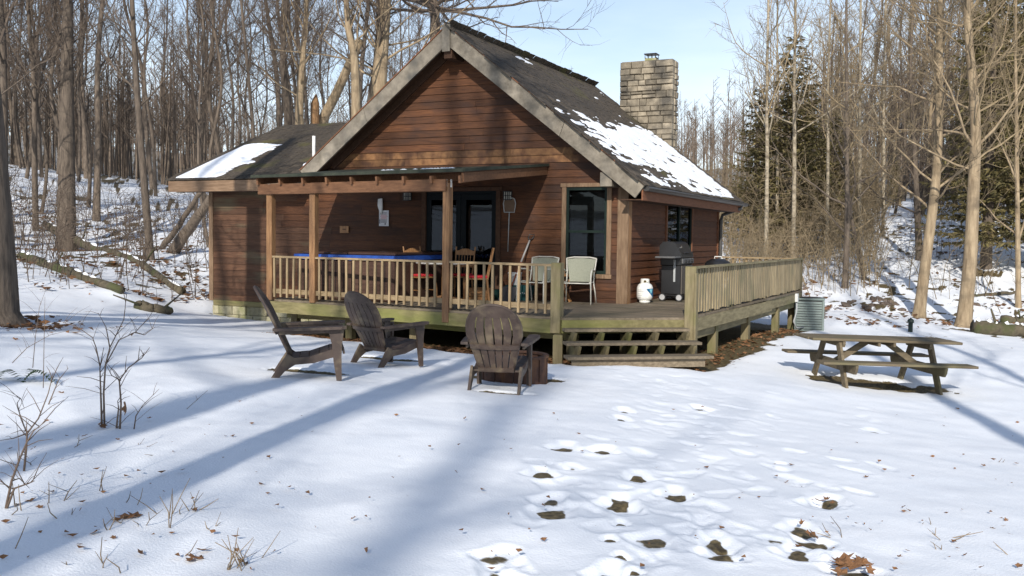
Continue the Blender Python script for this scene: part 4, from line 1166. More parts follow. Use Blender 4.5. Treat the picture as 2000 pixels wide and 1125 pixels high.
bl.add(vs,[(4*i+j,4*(i+1)+j,4*(i+1)+j+1,4*i+j+1) for i in range(4) for j in range(3)])
bl.build('blade',plain('dark_blade',(.05,.05,.055),.5),sh,True)
q=at_z(1015,586,0)
tb2=thing('storage_tote','dark teal fabric tote with a row of white marks, below the shovel','tote',(q.x,q.y,0))
teal=plain('teal_fabric',(.006,.045,.048),.85)
MB().add([(q.x-.21,q.y-.14,0),(q.x+.21,q.y-.14,0),(q.x+.21,q.y+.14,0),(q.x-.21,q.y+.14,0),(q.x-.24,q.y-.16,.29),(q.x+.24,q.y-.16,.29),(q.x+.24,q.y+.16,.29),(q.x-.24,q.y+.16,.29)],[(0,3,2,1),(4,5,6,7),(0,1,5,4),(1,2,6,5),(2,3,7,6),(3,0,4,7)]).build('body',teal,tb2)
wm=plain('white_marks',(.6,.6,.58),.8)
for k in range(8):
    x=q.x-.17+k*.047;MB().add([(x,q.y-.155,.13),(x+.03,q.y-.155,.13),(x+.015,q.y-.157,.165)] if k%2 else [(x,q.y-.155,.165),(x+.03,q.y-.155,.165),(x+.015,q.y-.157,.13)],[(0,1,2)]).build('mark',wm,tb2)
bx=thing('white_bucket','square white plastic bucket standing on the teal tote','bucket',(q.x-.10,q.y,.29))
MB().add([(q.x-.20,q.y-.08,.292),(q.x-.02,q.y-.08,.292),(q.x-.02,q.y+.08,.292),(q.x-.20,q.y+.08,.292),(q.x-.21,q.y-.09,.52),(q.x-.01,q.y-.09,.52),(q.x-.01,q.y+.09,.52),(q.x-.21,q.y+.09,.52)],[(0,3,2,1),(4,5,6,7),(0,1,5,4),(1,2,6,5),(2,3,7,6),(3,0,4,7)]).build('body',MAT['white_plastic'],bx)
MB().cbox(q.x-.218,q.x-.002,q.y-.098,q.y+.098,.515,.535,.004).build('lid',MAT['white_plastic'],bx)
MB().tube([(q.x-.2,q.y-.1,.5),(q.x-.11,q.y-.13,.44),(q.x-.02,q.y-.1,.5)],.004,5).build('handle',MAT['black_metal'],bx)

# hanging things on the porch wall
nt=thing('pool_net','grey framed pool skimmer net hanging on the wall right of the doors','net',(-2.42,-.05,1.5))
pts=[(-.11,-.09),(.11,-.09),(.135,.08),(.11,.17),(.07,.19),(-.07,.19),(-.11,.17),(-.135,.08)]
fm=plain('grey_frame',(.33,.33,.32),.5)
o3=[(-2.42+a,-.05,1.80+b) for a,b in pts];MB().tube(o3+[o3[0]],.011,6,cap=False).build('frame',fm,nt,True)
MB().add([(a,-.048,c) for a,_,c in o3],[tuple(range(8))]).build('netting',plain('net_mesh',(.13,.085,.055),.9),nt)
MB().tube([(-2.42,-.05,1.71),(-2.425,-.052,1.60),(-2.44,-.055,.93)],[.013,.011,.008],8).build('pole',fm,nt,True)
sg=thing('notice_sign','white printed notice with red text lines on the dark porch wall','sign',(-5.37,-.035,1.58))
MB().box(-5.49,-5.25,-.045,-.036,1.42,1.75).build('board',plain('notice_white',(.52,.53,.56),.6),sg)
prt=MB();rt=MB()
for k in range(9):
    z_=1.70-k*.025;w=rnd.uniform(.13,.19);(rt if k in(2,3,4,5) else prt).box(-5.37-w/2,-5.37+w/2,-.047,-.0455,z_-.006,z_+.004)
prt.box(-5.48,-5.462,-.047,-.0455,1.47,1.56).box(-5.35,-5.32,-.047,-.0455,1.45,1.48).build('print',plain('print_dark',(.05,.05,.07),.8),sg);rt.build('red_print',plain('print_red',(.45,.16,.17),.8),sg)
wh=thing('hanging_gloves','white rubber gloves hanging above the notice sign','gloves',(-5.45,-.05,1.85))
gl=MB()
gl.prism([(-.05,.16),(.05,.17),(.055,.0),(.045,-.13),(.032,-.17),(.022,-.13),(.012,-.12),(.002,-.16),(-.012,-.16),(-.018,-.09),(-.045,-.03),(-.06,.03)],(-5.45,-.075,1.83),(1,0,0),(0,0,1),(0,.03,0))
gl.build('glove',plain('glove_white',(.60,.61,.60),.7),wh)
MB().tube([(-5.45,-.06,1.98),(-5.45,-.04,2.02)],.008,6).build('hook',MAT['black_metal'],wh)
pl=thing('wall_plaque','small tan wooden plaque on the dark wall above the hot tub','plaque',(-6.38,-.035,1.34))
MB().cbox(-6.50,-6.27,-.05,-.036,1.265,1.415,.004).build('board',oak,pl)
MB().box(-6.43,-6.34,-.0525,-.0502,1.335,1.35).build('print',MAT['soffit'],pl)

# propane tank
p=at_z(1259,591,0);tx,ty=max(p.x,.22),p.y
pt=thing('propane_tank','white propane cylinder with blue printed label beside the gas grill','propane tank',(tx,ty,0))
white_t=plain('tank_enamel',(.68,.68,.64),.35,spec=.5)
MB().lathe([(.0,.035),(.09,.038),(.135,.065),(.153,.11),(.155,.15),(.155,.26),(.150,.30),(.128,.345),(.09,.372),(.0,.385)],28,(tx,ty,0),cap=False).build('body',white_t,pt,True)
MB().lathe([(.10,.0),(.105,.0),(.105,.05),(.10,.05)],24,(tx,ty,0),cap=False).build('foot_ring',white_t,pt,True)
col=MB()
for k in range(24):
    a=2*math.pi*k/24;b=2*math.pi*(k+1)/24
    front=abs(((a+b)/2-math.radians(-65)+math.pi)%(2*math.pi)-math.pi)
    for z0,z1 in (((.36,.385),(.43,.455)) if front<.75 else ((.36,.455),)):
        r0,r1=.078,.084
        vs=[(tx+r*math.cos(t),ty+r*math.sin(t),z) for r in(r0,r1) for t in(a,b) for z in(z0,z1)]
        col.add(vs,[(0,1,3,2),(4,6,7,5),(0,4,5,1),(2,3,7,6),(1,5,7,3),(0,2,6,4)])
col.build('collar',white_t,pt)
MB().lathe([(.02,.38),(.02,.42),(.03,.42),(.03,.435),(0,.435)],10,(tx,ty,0),cap=False).build('valve',plain('brass',(.35,.25,.08),.35,1.0),pt)
lab=MB();lab2=MB()
def wrap(m,a0,a1,zf0,zf1,n=10,r=.1565):
    for k in range(n):
        a=a0+(a1-a0)*k/n;b=a0+(a1-a0)*(k+1)/n;t0,t1=k/n,(k+1)/n
        m.add([(tx+r*math.cos(a),ty+r*math.sin(a),zf0(t0)),(tx+r*math.cos(b),ty+r*math.sin(b),zf0(t1)),(tx+r*math.cos(b),ty+r*math.sin(b),zf1(t1)),(tx+r*math.cos(a),ty+r*math.sin(a),zf1(t0))],[(0,1,2,3)])
wrap(lab,math.radians(-62),math.radians(20),lambda t:.272-.17*min(1,t*1.3)**.8,lambda t:.274);lab.build('label',plain('label_blue',(.01,.10,.22),.4),pt)
wrap(lab2,math.radians(-38),math.radians(-8),lambda t:.258-.075*math.sin(math.pi*t),lambda t:.262,r=.1575);lab2.build('label_swoosh',plain('label_aqua',(.20,.48,.55),.4),pt)
lab3=MB()
for z_ in (.245,.215,.17,.14,.11): wrap(lab3,math.radians(-128),math.radians(-128+rnd.uniform(25,55)),lambda t,z_=z_:z_,lambda t,z_=z_:z_+.006,6,.157)
lab3.build('label_text',plain('label_grey',(.30,.31,.32),.6),pt)

# gas grill: back to the side wall, front to +x, one shelf towards the camera
gx,gy=.52,1.62
gr=thing('gas_grill','black gas grill with hooded lid and side shelf against the cabin side wall','grill',(gx,gy,0))
gm=plain('grill_black',(.014,.014,.015),.32,spec=.55);gg=plain('grill_grey',(.10,.10,.10),.5);gp=plain('grill_panel',(.10,.088,.075),.55)
MB().cbox(gx-.22,gx+.20,gy-.42,gy+.42,.70,.86,.015).build('firebox',gm,gr)
lp=[(-.24,.86),(.22,.86),(.20,.93),(.09,1.13),(.03,1.17),(-.17,1.17),(-.24,1.08)]
MB().prism(lp,(gx,gy-.43,0),(1,0,0),(0,0,1),(0,.86,0)).build('lid',gm,gr)
MB().tube([(gx+.225,gy-.33,.955),(gx+.225,gy+.33,.955)],.013,8).build('lid_handle',MAT['black_metal'],gr,True)
MB().lathe([(0,0),(.03,0),(.03,.012),(0,.012)],12,cap=False)
local(MB().lathe([(0,0),(.036,0),(.036,.012),(0,.014)],14,cap=False),Matrix.Translation((gx+.135,gy-.20,1.06))@Matrix.Rotation(math.radians(62),4,'Y')).build('thermometer',plain('chrome',(.7,.7,.7),.15,1.0),gr)
MB().cbox(gx-.20,gx+.19,gy-.40,gy-.375,.14,.70,.006).build('end_panel',gm,gr)
MB().cbox(gx-.20,gx+.19,gy+.375,gy+.40,.14,.70,.006).build('end_panel',gm,gr)
MB().cbox(gx+.195,gx+.215,gy-.40,gy+.40,.14,.70,.006).build('front_panel',gp,gr)
MB().cbox(gx-.20,gx+.19,gy-.37,gy+.37,.10,.135,.006).build('bottom_shelf',gm,gr)
MB().cbox(gx-.20,gx+.20,gy-.86,gy-.44,.85,.885,.012).build('side_shelf',gg,gr)
MB().cbox(gx+.05,gx+.09,gy-.435,gy-.402,.38,.82,.006).build('shelf_bracket',plain('grill_light',(.34,.35,.35),.45),gr)
MB().cbox(gx+.201,gx+.235,gy-.40,gy+.40,.74,.84,.008).build('control_panel',gg,gr)
for k in (-.22,0,.22): local(MB().lathe([(.028,0),(.025,.03),(0,.032)],10,cap=False),Matrix.Translation((gx+.235,gy+k,.79))@Matrix.Rotation(math.radians(90),4,'Y')).build('knob',MAT['black_metal'],gr)
for yy in (-.36,.36):
    for xx,rw in ((.17,.075),(-.17,.075)):
        w=thing_w=local(MB().lathe([(.03,-.018),(rw,-.018),(rw,.018),(.03,.018)],18),Matrix.Translation((gx+xx,gy+yy*1.12,rw))@Matrix.Rotation(math.radians(90),4,'X')).build('wheel',MAT['black_metal'],gr,False)
        local(MB().lathe([(.0,-.02),(.055,-.021),(.055,.021),(.0,.02)],16,cap=False),Matrix.Translation((gx+xx,gy+yy*1.12,rw))@Matrix.Rotation(math.radians(90),4,'X')).build('hub',plain('hub_grey',(.33,.33,.33),.6),w)
        MB().cbox(gx+xx-.02,gx+xx+.02,gy+yy-.02,gy+yy+.02,.07,.14,.004).build('leg',gm,gr)
# kettle grill behind the side railing
kx,ky=1.05,4.6
for _ in range(6):
    v=VM@(Vector((kx,ky,1.0))-CAM);ky+=.25*(1386-(1000+F*v[0]/v[2]))/30
kg=thing('kettle_grill','black round kettle grill with pale lid handle behind the side railing','grill',(kx,ky,0))
MB().lathe([(.0,.36),(.14,.38),(.24,.46),(.285,.59),(.29,.61)],24,(kx,ky,0),cap=False).build('bowl',gm,kg,True)
MB().lathe([(.295,.61),(.29,.66),(.24,.76),(.14,.815),(.0,.83)],24,(kx,ky,0),cap=False).build('lid',gm,kg,True)
MB().tube([(kx-.06,ky-.05,.825),(kx-.06,ky-.05,.865),(kx+.06,ky+.03,.865),(kx+.06,ky+.03,.825)],.012,6).build('lid_handle',plain('handle_pale',(.5,.49,.45),.5),kg)
for k in range(3):
    a=k*2.094+.5;MB().tube([(kx+.17*math.cos(a),ky+.17*math.sin(a),.44),(kx+.28*math.cos(a),ky+.28*math.sin(a),0)],.012,6).build('leg',gm,kg)

# ------------------------------------------------------------------ yard furniture
def adirondack(label,px,d,fx,ff,sc=1.0):
    x,y=P(px,d);fv=(RGT*fx+FWD*ff).normalized()
    rot=math.atan2(fv.y,fv.x)-math.pi/2
    c=thing('adirondack_chair',label,'chair',(x,y,gz(x,y)-.012),rot,None);M4=WM[c.name]@Matrix.Scale(sc,4)
    B=lambda m,n,s=False,par=None:local(m,M4).build(n,MAT['chair_brown'],par or c,s)
    # front = +y.  back plane
    o=Vector((0,-.16,.22));up=Vector((0,-.42,.91)).normalized();nb=Vector((0,.91,.42)).normalized()
    H=.80
    def half(v):   # half width of the back at height v
        t=v/H
        if t<.58: return .175+.115*(t/.58)**1.1
        u=(t-.58)/.42;return .29*math.sqrt(max(0,1-(u*.93)**2.3))
    def curve(s,v): # back is dished
        return nb*(-.045*(1-(s/.3)**2)*(.3+.7*v/H))
    ns=6;slotv=.69
    def pt(s,v,off=0): return o+Vector((1,0,0))*s+up*v+curve(s,v)+nb*off
    for k in range(ns):
        nv=9;vs=[]
        t0=-1+2*k/ns+.028*(k>0);t1=-1+2*(k+1)/ns-.028*(k<ns-1)
        rowsv=[.0,.06,.16,.26,.36,.46,.54,.62,.69]
        for v in rowsv:
            hw=half(v)
            for s in (t0*hw,t1*hw):
                vs+= [pt(s,v),pt(s,v,-.018)]
        fs=[]
        for i in range(len(rowsv)-1):
            a=4*i;b=a+4
            fs+=[(a,a+2,b+2,b),(a+1,b+1,b+3,a+3),(a,b,b+1,a+1),(a+2,a+3,b+3,b+2)]
        fs+=[(0,1,3,2)]
        B(MB().add(vs,fs),'slat',False)
    # solid rounded head above the slots
    m=MB();n=17;vs=[]
    for i in range(n):
        t=-1+2*i/(n-1)
        s=t*half(slotv-.012)*1.0
        # arc height at this s
        lo_,hi_=slotv-.012,H*1.02
        for _ in range(24):
            mid=(lo_+hi_)/2
            if half(mid)>abs(s): lo_=mid
            else: hi_=mid
        vs+=[pt(s,slotv-.012,.004),pt(s,max(lo_,slotv-.01),.004),pt(s,slotv-.012,-.022),pt(s,max(lo_,slotv-.01),-.022)]
    fs=[]
    for i in range(n-1):
        a=4*i;b=a+4;fs+=[(a,b,b+1,a+1),(a+2,a+3,b+3,b+2),(a+1,b+1,b+3,a+3),(a,a+2,b+2,b)]
    B(m.add(vs,fs),'head_rail',False)
    # rim bead along the outer edge
    edge=[pt(-half(v),v,-.009) for v in (.0,.15,.3,.45,.55,.62,.68,.72,.75)]
    top=[]
    for i in range(1,12):
        s=-half(.75)+2*half(.75)*i/12;lo_,hi_=.5,H*1.03
        for _ in range(24):
            mid=(lo_+hi_)/2
            if half(mid)>abs(s): lo_=mid
            else: hi_=mid
        top.append(pt(s,lo_,-.009))
    edge2=[pt(half(v),v,-.009) for v in (.75,.72,.68,.62,.55,.45,.3,.15,.0)]
    B(MB().tube(edge+top+edge2,.016,6),'back_rim',True)
    # cross rails behind the back
    for v,h in ((.30,.05),(.02,.04)):
        hw=half(v)+.012
        mm=MB()
        seg=8
        for i in range(seg):
            s0=-hw+2*hw*i/seg;s1=-hw+2*hw*(i+1)/seg
            a=[pt(s0,v,-.017),pt(s1,v,-.017),pt(s1,v+h,-.017),pt(s0,v+h,-.017),pt(s0,v,-.042),pt(s1,v,-.042),pt(s1,v+h,-.042),pt(s0,v+h,-.042)]
            mm.add(a,[(4,5,6,7),(0,1,5,4),(3,7,6,2),(0,4,7,3),(1,2,6,5)])
        B(mm,'cross_rail')
    # seat slats, front edge rolled
    prof=[(-.18,.235),(-.10,.23),(.0,.245),(.10,.275),(.20,.31),(.29,.335),(.345,.325),(.365,.27)]
    for k in range(len(prof)-1):
        (y0,z0),(y1,z1)=prof[k],prof[k+1]
        dx=.004;t=.02
        d2=Vector((0,y1-y0,z1-z0)).normalized();n2=Vector((0,-d2.z,d2.y))
        a=Vector((0,y0,z0))+d2*.004;b=Vector((0,y1,z1))-d2*.004
        w=.255
        vs=[a+Vector((-w,0,0)),a+Vector((w,0,0)),b+Vector((w,0,0)),b+Vector((-w,0,0))];vs+=[p-n2*t for p in vs]
        B(MB().add(vs,[(0,1,2,3),(7,6,5,4),(0,4,5,1),(1,5,6,2),(2,6,7,3),(3,7,4,0)]),'seat_slat')
    for s in (-1,1):
        # arm: flat, broad at the front, narrowing to the back
        poly=[(-.045,-.36),(.03,-.36),(.055,-.1),(.07,.2),(.065,.33),(.03,.375),(-.03,.375),(-.06,.33),(-.055,.1)]
        B(MB().prism([(a*s+ .325*s,b) for a,b in poly],(0,0,.525),(1,0,0),(0,1,0.03),(0,0,.028)),'arm')
        B(MB().prism([(-.30,.0),(.30,.02),(.30,.055),(-.30,.04)],(.30*s-.012,0,.475),(0,1,0),(0,0,1),(.024,0,0)),'arm_rail')
        # front leg: broad, tapering
        fl=MB().prism([(-.085,.525),(.075,.525),(.055,.36),(.05,.2),(.055,.0),(.0,.0),(-.03,.2),(-.045,.36)],(.29*s-.014,.275,0),(0,1,0),(0,0,1),(.028,0,0))
        fl.prism([(0,.50),(.06,.50),(.045,.3),(.045,.0),(0,0)],(.29*s-(.014 if s<0 else .045),.305,0),(1,0,0),(0,0,1),(0,.022,0));B(fl,'leg')
        # side rail running down to the rear foot
        rl=MB().prism([(.32,.335),(.20,.31),(.0,.245),(-.15,.235),(-.22,.28),(-.30,.16),(-.40,.0),(-.33,.0),(-.24,.10),(-.14,.165),(.05,.18),(.22,.23),(.32,.25)],(.262*s-.014,0,0),(0,1,0),(0,0,1),(.028,0,0));B(rl,'leg')
    return c
adirondack('brown plastic Adirondack chair standing side-on, left of its mate',604,10.5,1,.20,1.06)
adirondack('brown plastic Adirondack chair turned half away before the porch railing',757,12.45,.66,.75,1.06)
adirondack('dirt streaked brown plastic Adirondack chair with its back close to the fire pit',978,10.72,.16,1,1.06)

# fire pit of curved steel panels
fx_,fy_=P(1006,11.62);fz=gz(fx_,fy_)-.03
fp=thing('fire_pit','round rusty brown steel fire pit ring sunk in the snow','fire pit',(fx_,fy_,fz))
FR=.385
for k in range(22):
    a0=2*math.pi*k/22+.006;a1=2*math.pi*(k+1)/22-.006
    am=(a0+a1)/2;m=MB()
    for r0,r1 in ((FR+.012*(k%2),FR+.018+.012*(k%2)),):
        pts=[(r,a) for r in (r0,r1) for a in (a0,am,a1)]
        vs=[(fx_+r*math.cos(a),fy_+r*math.sin(a),fz+z) for z in (0,.345) for r,a in pts]
        m.add(vs,[(3,4,10,9),(4,5,11,10),(0,6,7,1),(1,7,8,2),(6,9,10,7),(7,10,11,8),(0,3,9,6),(2,8,11,5)])
    m.build('panel',MAT['rust'],fp)
MB().lathe([(FR-.025,.325),(FR+.042,.325),(FR+.042,.352),(FR-.025,.352),(FR-.025,.325)],40,(fx_,fy_,fz),cap=False).build('top_rim',MAT['rust'],fp)
MB().lathe([(0,.12),(FR-.02,.10)],24,(fx_,fy_,fz),cap=False).build('ash_bed',plain('ash',(.03,.028,.027),.95),fp)

# picnic table
f1,f2,f3,f4=[on_ground(*q) for q in ((1593,734),(1655,752),(1752,745),(1828,763))]
cen=(f1+f2+f3+f4)/4
ax=((f3+f4)-(f1+f2));ax.z=0;ax.normalize()
pr_=thing('picnic_table','weathered wooden picnic table with attached benches on a bare patch of snow','picnic table',(cen.x,cen.y,gz(cen.x,cen.y)-.05),math.atan2(ax.y,ax.x))
M4=WM[pr_.name]
B=lambda m,n:local(m,M4).build(n,MAT['picnic'],pr_)
LT=1.18
for k in range(5): B(MB().cbox(-LT+rnd.uniform(-.01,.01),LT+rnd.uniform(-.01,.01),-.36+.145*k,-.36+.145*k+.138,.725,.765,.006),'top_board')
for s in (-1,1):
    for k in range(2):
        y0=(.53+.145*k)*s;y1=y0+.138*s
        B(MB().cbox(-LT+rnd.uniform(-.01,.01),LT+rnd.uniform(-.01,.01),min(y0,y1),max(y0,y1),.425,.463,.006),'bench_board')
    xf=.68*s
    B(MB().prism([(-.34,.635),(.34,.635),(.36,.68),(.36,.723),(-.36,.723),(-.36,.68)],(xf-.02,0,0),(0,1,0),(0,0,1),(.04,0,0)),'top_cleat')
    B(MB().prism([(-.80,.34),(-.76,.285),(.76,.285),(.80,.34),(.82,.423),(-.82,.423)],(xf-.02,0,0),(0,1,0),(0,0,1),(.04,0,0)),'bench_support')
    for t in (-1,1):
        m=MB();xo=xf+.042*s
        m.prism([(.18*t,.722),(.31*t,.722),(.66*t,0),(.53*t,0)],(xo-.02,0,0),(0,1,0),(0,0,1),(.04,0,0));B(m,'leg')
    B(MB().beam((xf-.0*s,.0,.36),(xf-.52*s,.0,.70),.09,.04,(0,1,0)),'brace')
    B(MB().cbox(xf-.56*s-.02,xf-.56*s+.02,-.34,.34,.66,.722,.004),'centre_cleat')

pr_.rotation_euler.y=.03
# air conditioner
ax_,ay_=P(1583,23.1);az_=gz(ax_,ay_)
R_=math.radians(8)
ac=thing('air_conditioner','grey green louvred air conditioner unit at the far end of the deck','air conditioner',(ax_,ay_,az_-.03),R_)
M4=WM[ac.name];Bc=lambda m,n,mt_=MAT['ac'],s=False:local(m,M4).build(n,mt_,ac,s)
hw=.345;Hc=.80
Bc(MB().cbox(-hw+.035,hw-.035,-hw+.035,hw-.035,.03,Hc-.04,.02),'core',MAT['black_metal'])
Bc(MB().cbox(-hw,hw,-hw,hw,0,.05,.01),'base_pan');Bc(MB().cbox(-hw-.005,hw+.005,-hw-.005,hw+.005,Hc-.05,Hc,.02),'top_cover')
Bc(MB().lathe([(.05,Hc),(.27,Hc),(.27,Hc+.012),(.05,Hc+.02)],24,cap=False),'fan_guard',MAT['black_metal'])
for sx_ in (-1,1):
    for sy_2 in (-1,1):
        Bc(MB().cbox(sx_*hw-.055*(sx_>0),sx_*hw+.055*(sx_<0),sy_2*hw-.055*(sy_2>0),sy_2*hw+.055*(sy_2<0),.05,Hc-.05,.012),'corner_post')
for k in range(11):
    z0=.065+k*.061
    for s in range(4):
        m=MB();L=hw-.056
        m.add([(-L,-hw+.02,z0+.045),(L,-hw+.02,z0+.045),(L,-hw-.004,z0),(-L,-hw-.004,z0),(-L,-hw+.028,z0+.045),(L,-hw+.028,z0+.045),(L,-hw+.004,z0-.004),(-L,-hw+.004,z0-.004)],[(0,3,2,1),(4,5,6,7),(2,3,7,6),(0,1,5,4)])
        Bc(local(m,Matrix.Rotation(s*math.pi/2,4,'Z')),'louvre')
pk=G(1606,25.2)
pn=thing('old_plank','reddish brown plank lying in snow behind the air conditioner','plank',pk)
v=(RGT*.95+FWD*.2);MB().beam(pk-v*.38+Vector((0,0,.22)),pk+v*.22+Vector((0,0,.34)),.2,.05).build('plank',material('plank_red',(.10,.045,.025),(.20,.10,.06),(1,1,1),6,5,.85,.3),pn)
MB().cbox(pk.x-.1,pk.x+.1,pk.y-.1,pk.y+.1,pk.z-.05,pk.z+.27,.02).build('prop_block',MAT['rock'],pn)
rp_=on_ground(1778,648)
rz=thing('standpipe','short dark green standpipe with a cap poking out of the snow','pipe',rp_)
MB().lathe([(.055,-.08),(.055,.23),(.075,.23),(.078,.27),(.07,.30),(.04,.325),(0,.33)],14,tuple(rp_),cap=False).build('pipe',plain('pipe_green',(.012,.022,.018),.5),rz,True)
MB().cbox(rp_.x-.02,rp_.x+.02,rp_.y-.02,rp_.y+.02,rp_.z+.32,rp_.z+.35,.004).build('cap_nut',MAT['black_metal'],rz)

# ------------------------------------------------------------------ trees
def grow(rs,path,r0,r1=.02,first=.3,nb=20,blen=.30,pitch=(20,60),sub=6,twig=5,sides=8,H=None,flare=1.35,wob=.0,tw=.011):
    """bare tree along a trunk path -> (trunk MB, crown MB); coordinates as in the path"""
    T=MB();C=MB()
    pts=[Vector(p) for p in path]
    # resample path with a spline-like smoothing
    def cr(t):
        n=len(pts)-1;f=t*n;i=min(int(f),n-1);u=f-i
        p0=pts[max(i-1,0)];p1=pts[i];p2=pts[i+1];p3=pts[min(i+2,n)]
        return .5*((2*p1)+(p2-p0)*u+(2*p0-5*p1+4*p2-p3)*u*u+(3*p1-p0-3*p2+p3)*u**3)
    N=22;L=(pts[-1]-pts[0]).length
    H=H or L
    tp=[cr(i/N) for i in range(N+1)]
    if wob:
        for i in range(1,N+1): tp[i]=tp[i]+Vector((rs.gauss(0,wob),rs.gauss(0,wob),0))
    rad=[]
    for i in range(N+1):
        t=i/N;r=r1+(r0-r1)*(1-t)**.85
        if t<.06:r*=flare-(flare-1)*t/.06
        rad.append(r)
    T.tube(tp,rad,sides,cap=False)
    az=rs.uniform(0,6.28)
    def tr(t):
        f=t*N;i=min(int(f),N-1);u=f-i;return tp[i].lerp(tp[i+1],u),rad[i]+(rad[i+1]-rad[i])*u
    def limb(p,d,L,r,n,up,j):
        out=[p];dd=d.copy()
        for i in range(n):
            dd=(dd+Vector((rs.gauss(0,j),rs.gauss(0,j),rs.gauss(0,j)+up))).normalized()
            out.append(out[-1]+dd*(L/n))
        return out
    for b in range(nb):
        t=first+(1-first)*((b+rs.random())/nb)**.9
        t=min(t,.985);p,rt=tr(t)
        az+=2.4+rs.gauss(0,.5)
        el=math.radians(rs.uniform(*pitch)+25*(t-first))
        d=Vector((math.cos(az)*math.cos(el),math.sin(az)*math.cos(el),math.sin(el)))
        BL=H*(blen*(1-t)**.75+.06)*rs.uniform(.65,1.2)
        br=min(rt*.5,.010+BL*.0085)
        lp=limb(p,d,BL,br,6,.10,.16)
        (T if br>.03 else C).tube(lp,[br*(1-.8*i/6) for i in range(7)],5 if br>.03 else 4,cap=False)
        for s in range(sub):
            u=.22+.78*(s+rs.random())/sub;f=u*6;i=min(int(f),5)
            q=lp[i].lerp(lp[i+1],f-i);bd=(lp[i+1]-lp[i]).normalized()
            side=Vector((rs.gauss(0,1),rs.gauss(0,1),rs.gauss(.25,.7))).normalized()
            sd=(bd*.75+side*.8).normalized();SL_=BL*rs.uniform(.25,.5)*(1.1-.55*u)
            sr_=max(br*(1-.8*u)*.6,tw*.8)
            sp=limb(q,sd,SL_,sr_,4,.10,.20)
            C.tube(sp,[sr_,sr_*.8,sr_*.62,sr_*.45,sr_*.3],3,cap=False)
            for w in range(twig):
                u2=.2+.8*(w+rs.random())/twig;f=u2*4;i2=min(int(f),3)
                q2=sp[i2].lerp(sp[i2+1],f-i2);bd2=(sp[i2+1]-sp[i2]).normalized()
                td=(bd2*.8+Vector((rs.gauss(0,.6),rs.gauss(0,.6),rs.gauss(.15,.5)))).normalized()
                TL=min(rs.uniform(.35,.6)*SL_+.12,1.2)
                tpts=limb(q2,td,TL,0,2,.08,.22)
                C.tube(tpts,[tw*.62,tw*.45,tw*.22],3,cap=False)
    return T,C
def emit_tree(T,C,name,label,cat,base,bark,twigm,group=None):
    t=thing(name,label,cat,base,0,group)
    T.build('trunk',bark,t,True,fix=False);c=C.build('crown',twigm,t,False,fix=False)
    return t
def pixpath(lst,d): 
    out=[]
    for px,py in lst:
        x,y=P(px,d);out.append(Vector((x,y,pz(px,py,d))))
    return out
def px_tree(label,lst,d,r,seed,bark='bark_tan',twigm='twig_tan',name='bare_tree',base=True,**k):
    pts=pixpath(lst,d)
    if base:
        g=gz(pts[0].x,pts[0].y);pts[0].z=g-.12
    rs=random.Random(seed)
    T,C=grow(rs,pts,r,**k)
    return emit_tree(T,C,name,label,'tree',pts[0],MAT[bark],MAT[twigm])
# right-hand trees
px_tree('tan barked bare tree with a bend high in its trunk beside the fallen log',[(1885,643),(1893,520),(1895,360),(1893,230),(1872,60),(1860,-120),(1850,-420)],25.5,.205,1,first=.34,nb=32,sub=8,blen=.26,pitch=(5,50),r1=.04)
px_tree('straight tan barked bare tree behind the picnic table and standpipe',[(1797,618),(1808,500),(1822,330),(1820,140),(1817,0),(1825,-300)],27,.175,2,first=.28,nb=36,sub=8,blen=.30,pitch=(-5,40),r1=.04)
px_tree('grey bare tree with low crooked limbs on the bank right of the deck',[(1650,563),(1652,470),(1648,330),(1640,120),(1632,-140)],31,.115,3,bark='bark',first=.25,nb=22,blen=.3,pitch=(0,45))
px_tree('dark double stemmed bare tree halfway up the right bank',[(1795,515),(1788,420),(1778,300),(1764,120),(1770,-140)],36,.15,4,bark='bark',twigm='twig',first=.25,nb=24,blen=.3)
px_tree('thin leaning bare tree at the edge of the far right bank',[(1992,592),(1985,470),(1975,280),(1965,90),(1955,-200)],29,.09,5,first=.2,nb=20,blen=.3)
px_tree('grey leaning sapling trunk on the bank near the deck end',[(1690,530),(1672,480),(1655,400),(1640,250),(1625,60)],33,.09,6,bark='bark',first=.3,nb=16,blen=.28)
for i,(px,top,d,r) in enumerate(((1488,-60,35,.085),(1541,20,37,.095),(1606,90,38,.075),(1668,-80,39,.09),(1714,-20,41,.08),(1508,60,40,.07))):
    rs=random.Random(40+i);lean=rs.uniform(-10,6)
    g=G(px+8,d);yb=hor(px)+(CAM.z-g.z)*F/d
    t=px_tree('slender pale barked birch in front of the evergreens',[(px+8,yb),(px+4,300),(px,180),(px+lean,top-120),(px+lean*2,top-330)],d,r,50+i,bark='bark_pale',name='birch_tree',first=.28,nb=24,blen=.22,pitch=(30,65),r1=.012)
    t['group']='birches in front of the evergreens'
# left-hand and rear trees
px_tree('stout grey trunk with mossy foot on the left bank above the logs',[(128,492),(131,380),(134,200),(138,0),(135,-250)],32,.36,7,bark='bark',twigm='twig',first=.45,nb=22,blen=.26,r1=.08)
px_tree('thick trunk flaring into roots at the left edge of the yard',[(-32,655),(-30,500),(-36,250),(-40,0),(-40,-700)],13,.46,8,bark='bark',twigm='twig',first=.55,nb=14,blen=.24,flare=1.75,r1=.12,sides=12)
px_tree('massive double trunked bare tree behind the roof valley',[(728,420),(734,240),(742,120),(752,0),(765,-300)],35,.40,9,bark='bark_tan',twigm='twig',first=.34,nb=26,blen=.36,pitch=(0,45),r1=.08,sides=10)
px_tree('second stem of the double trunked tree, hidden low behind the roof',[(716,420),(722,240),(736,120),(738,0),(728,-280)],35.4,.26,10,bark='bark',twigm='twig',first=.4,nb=18,blen=.3,r1=.06)
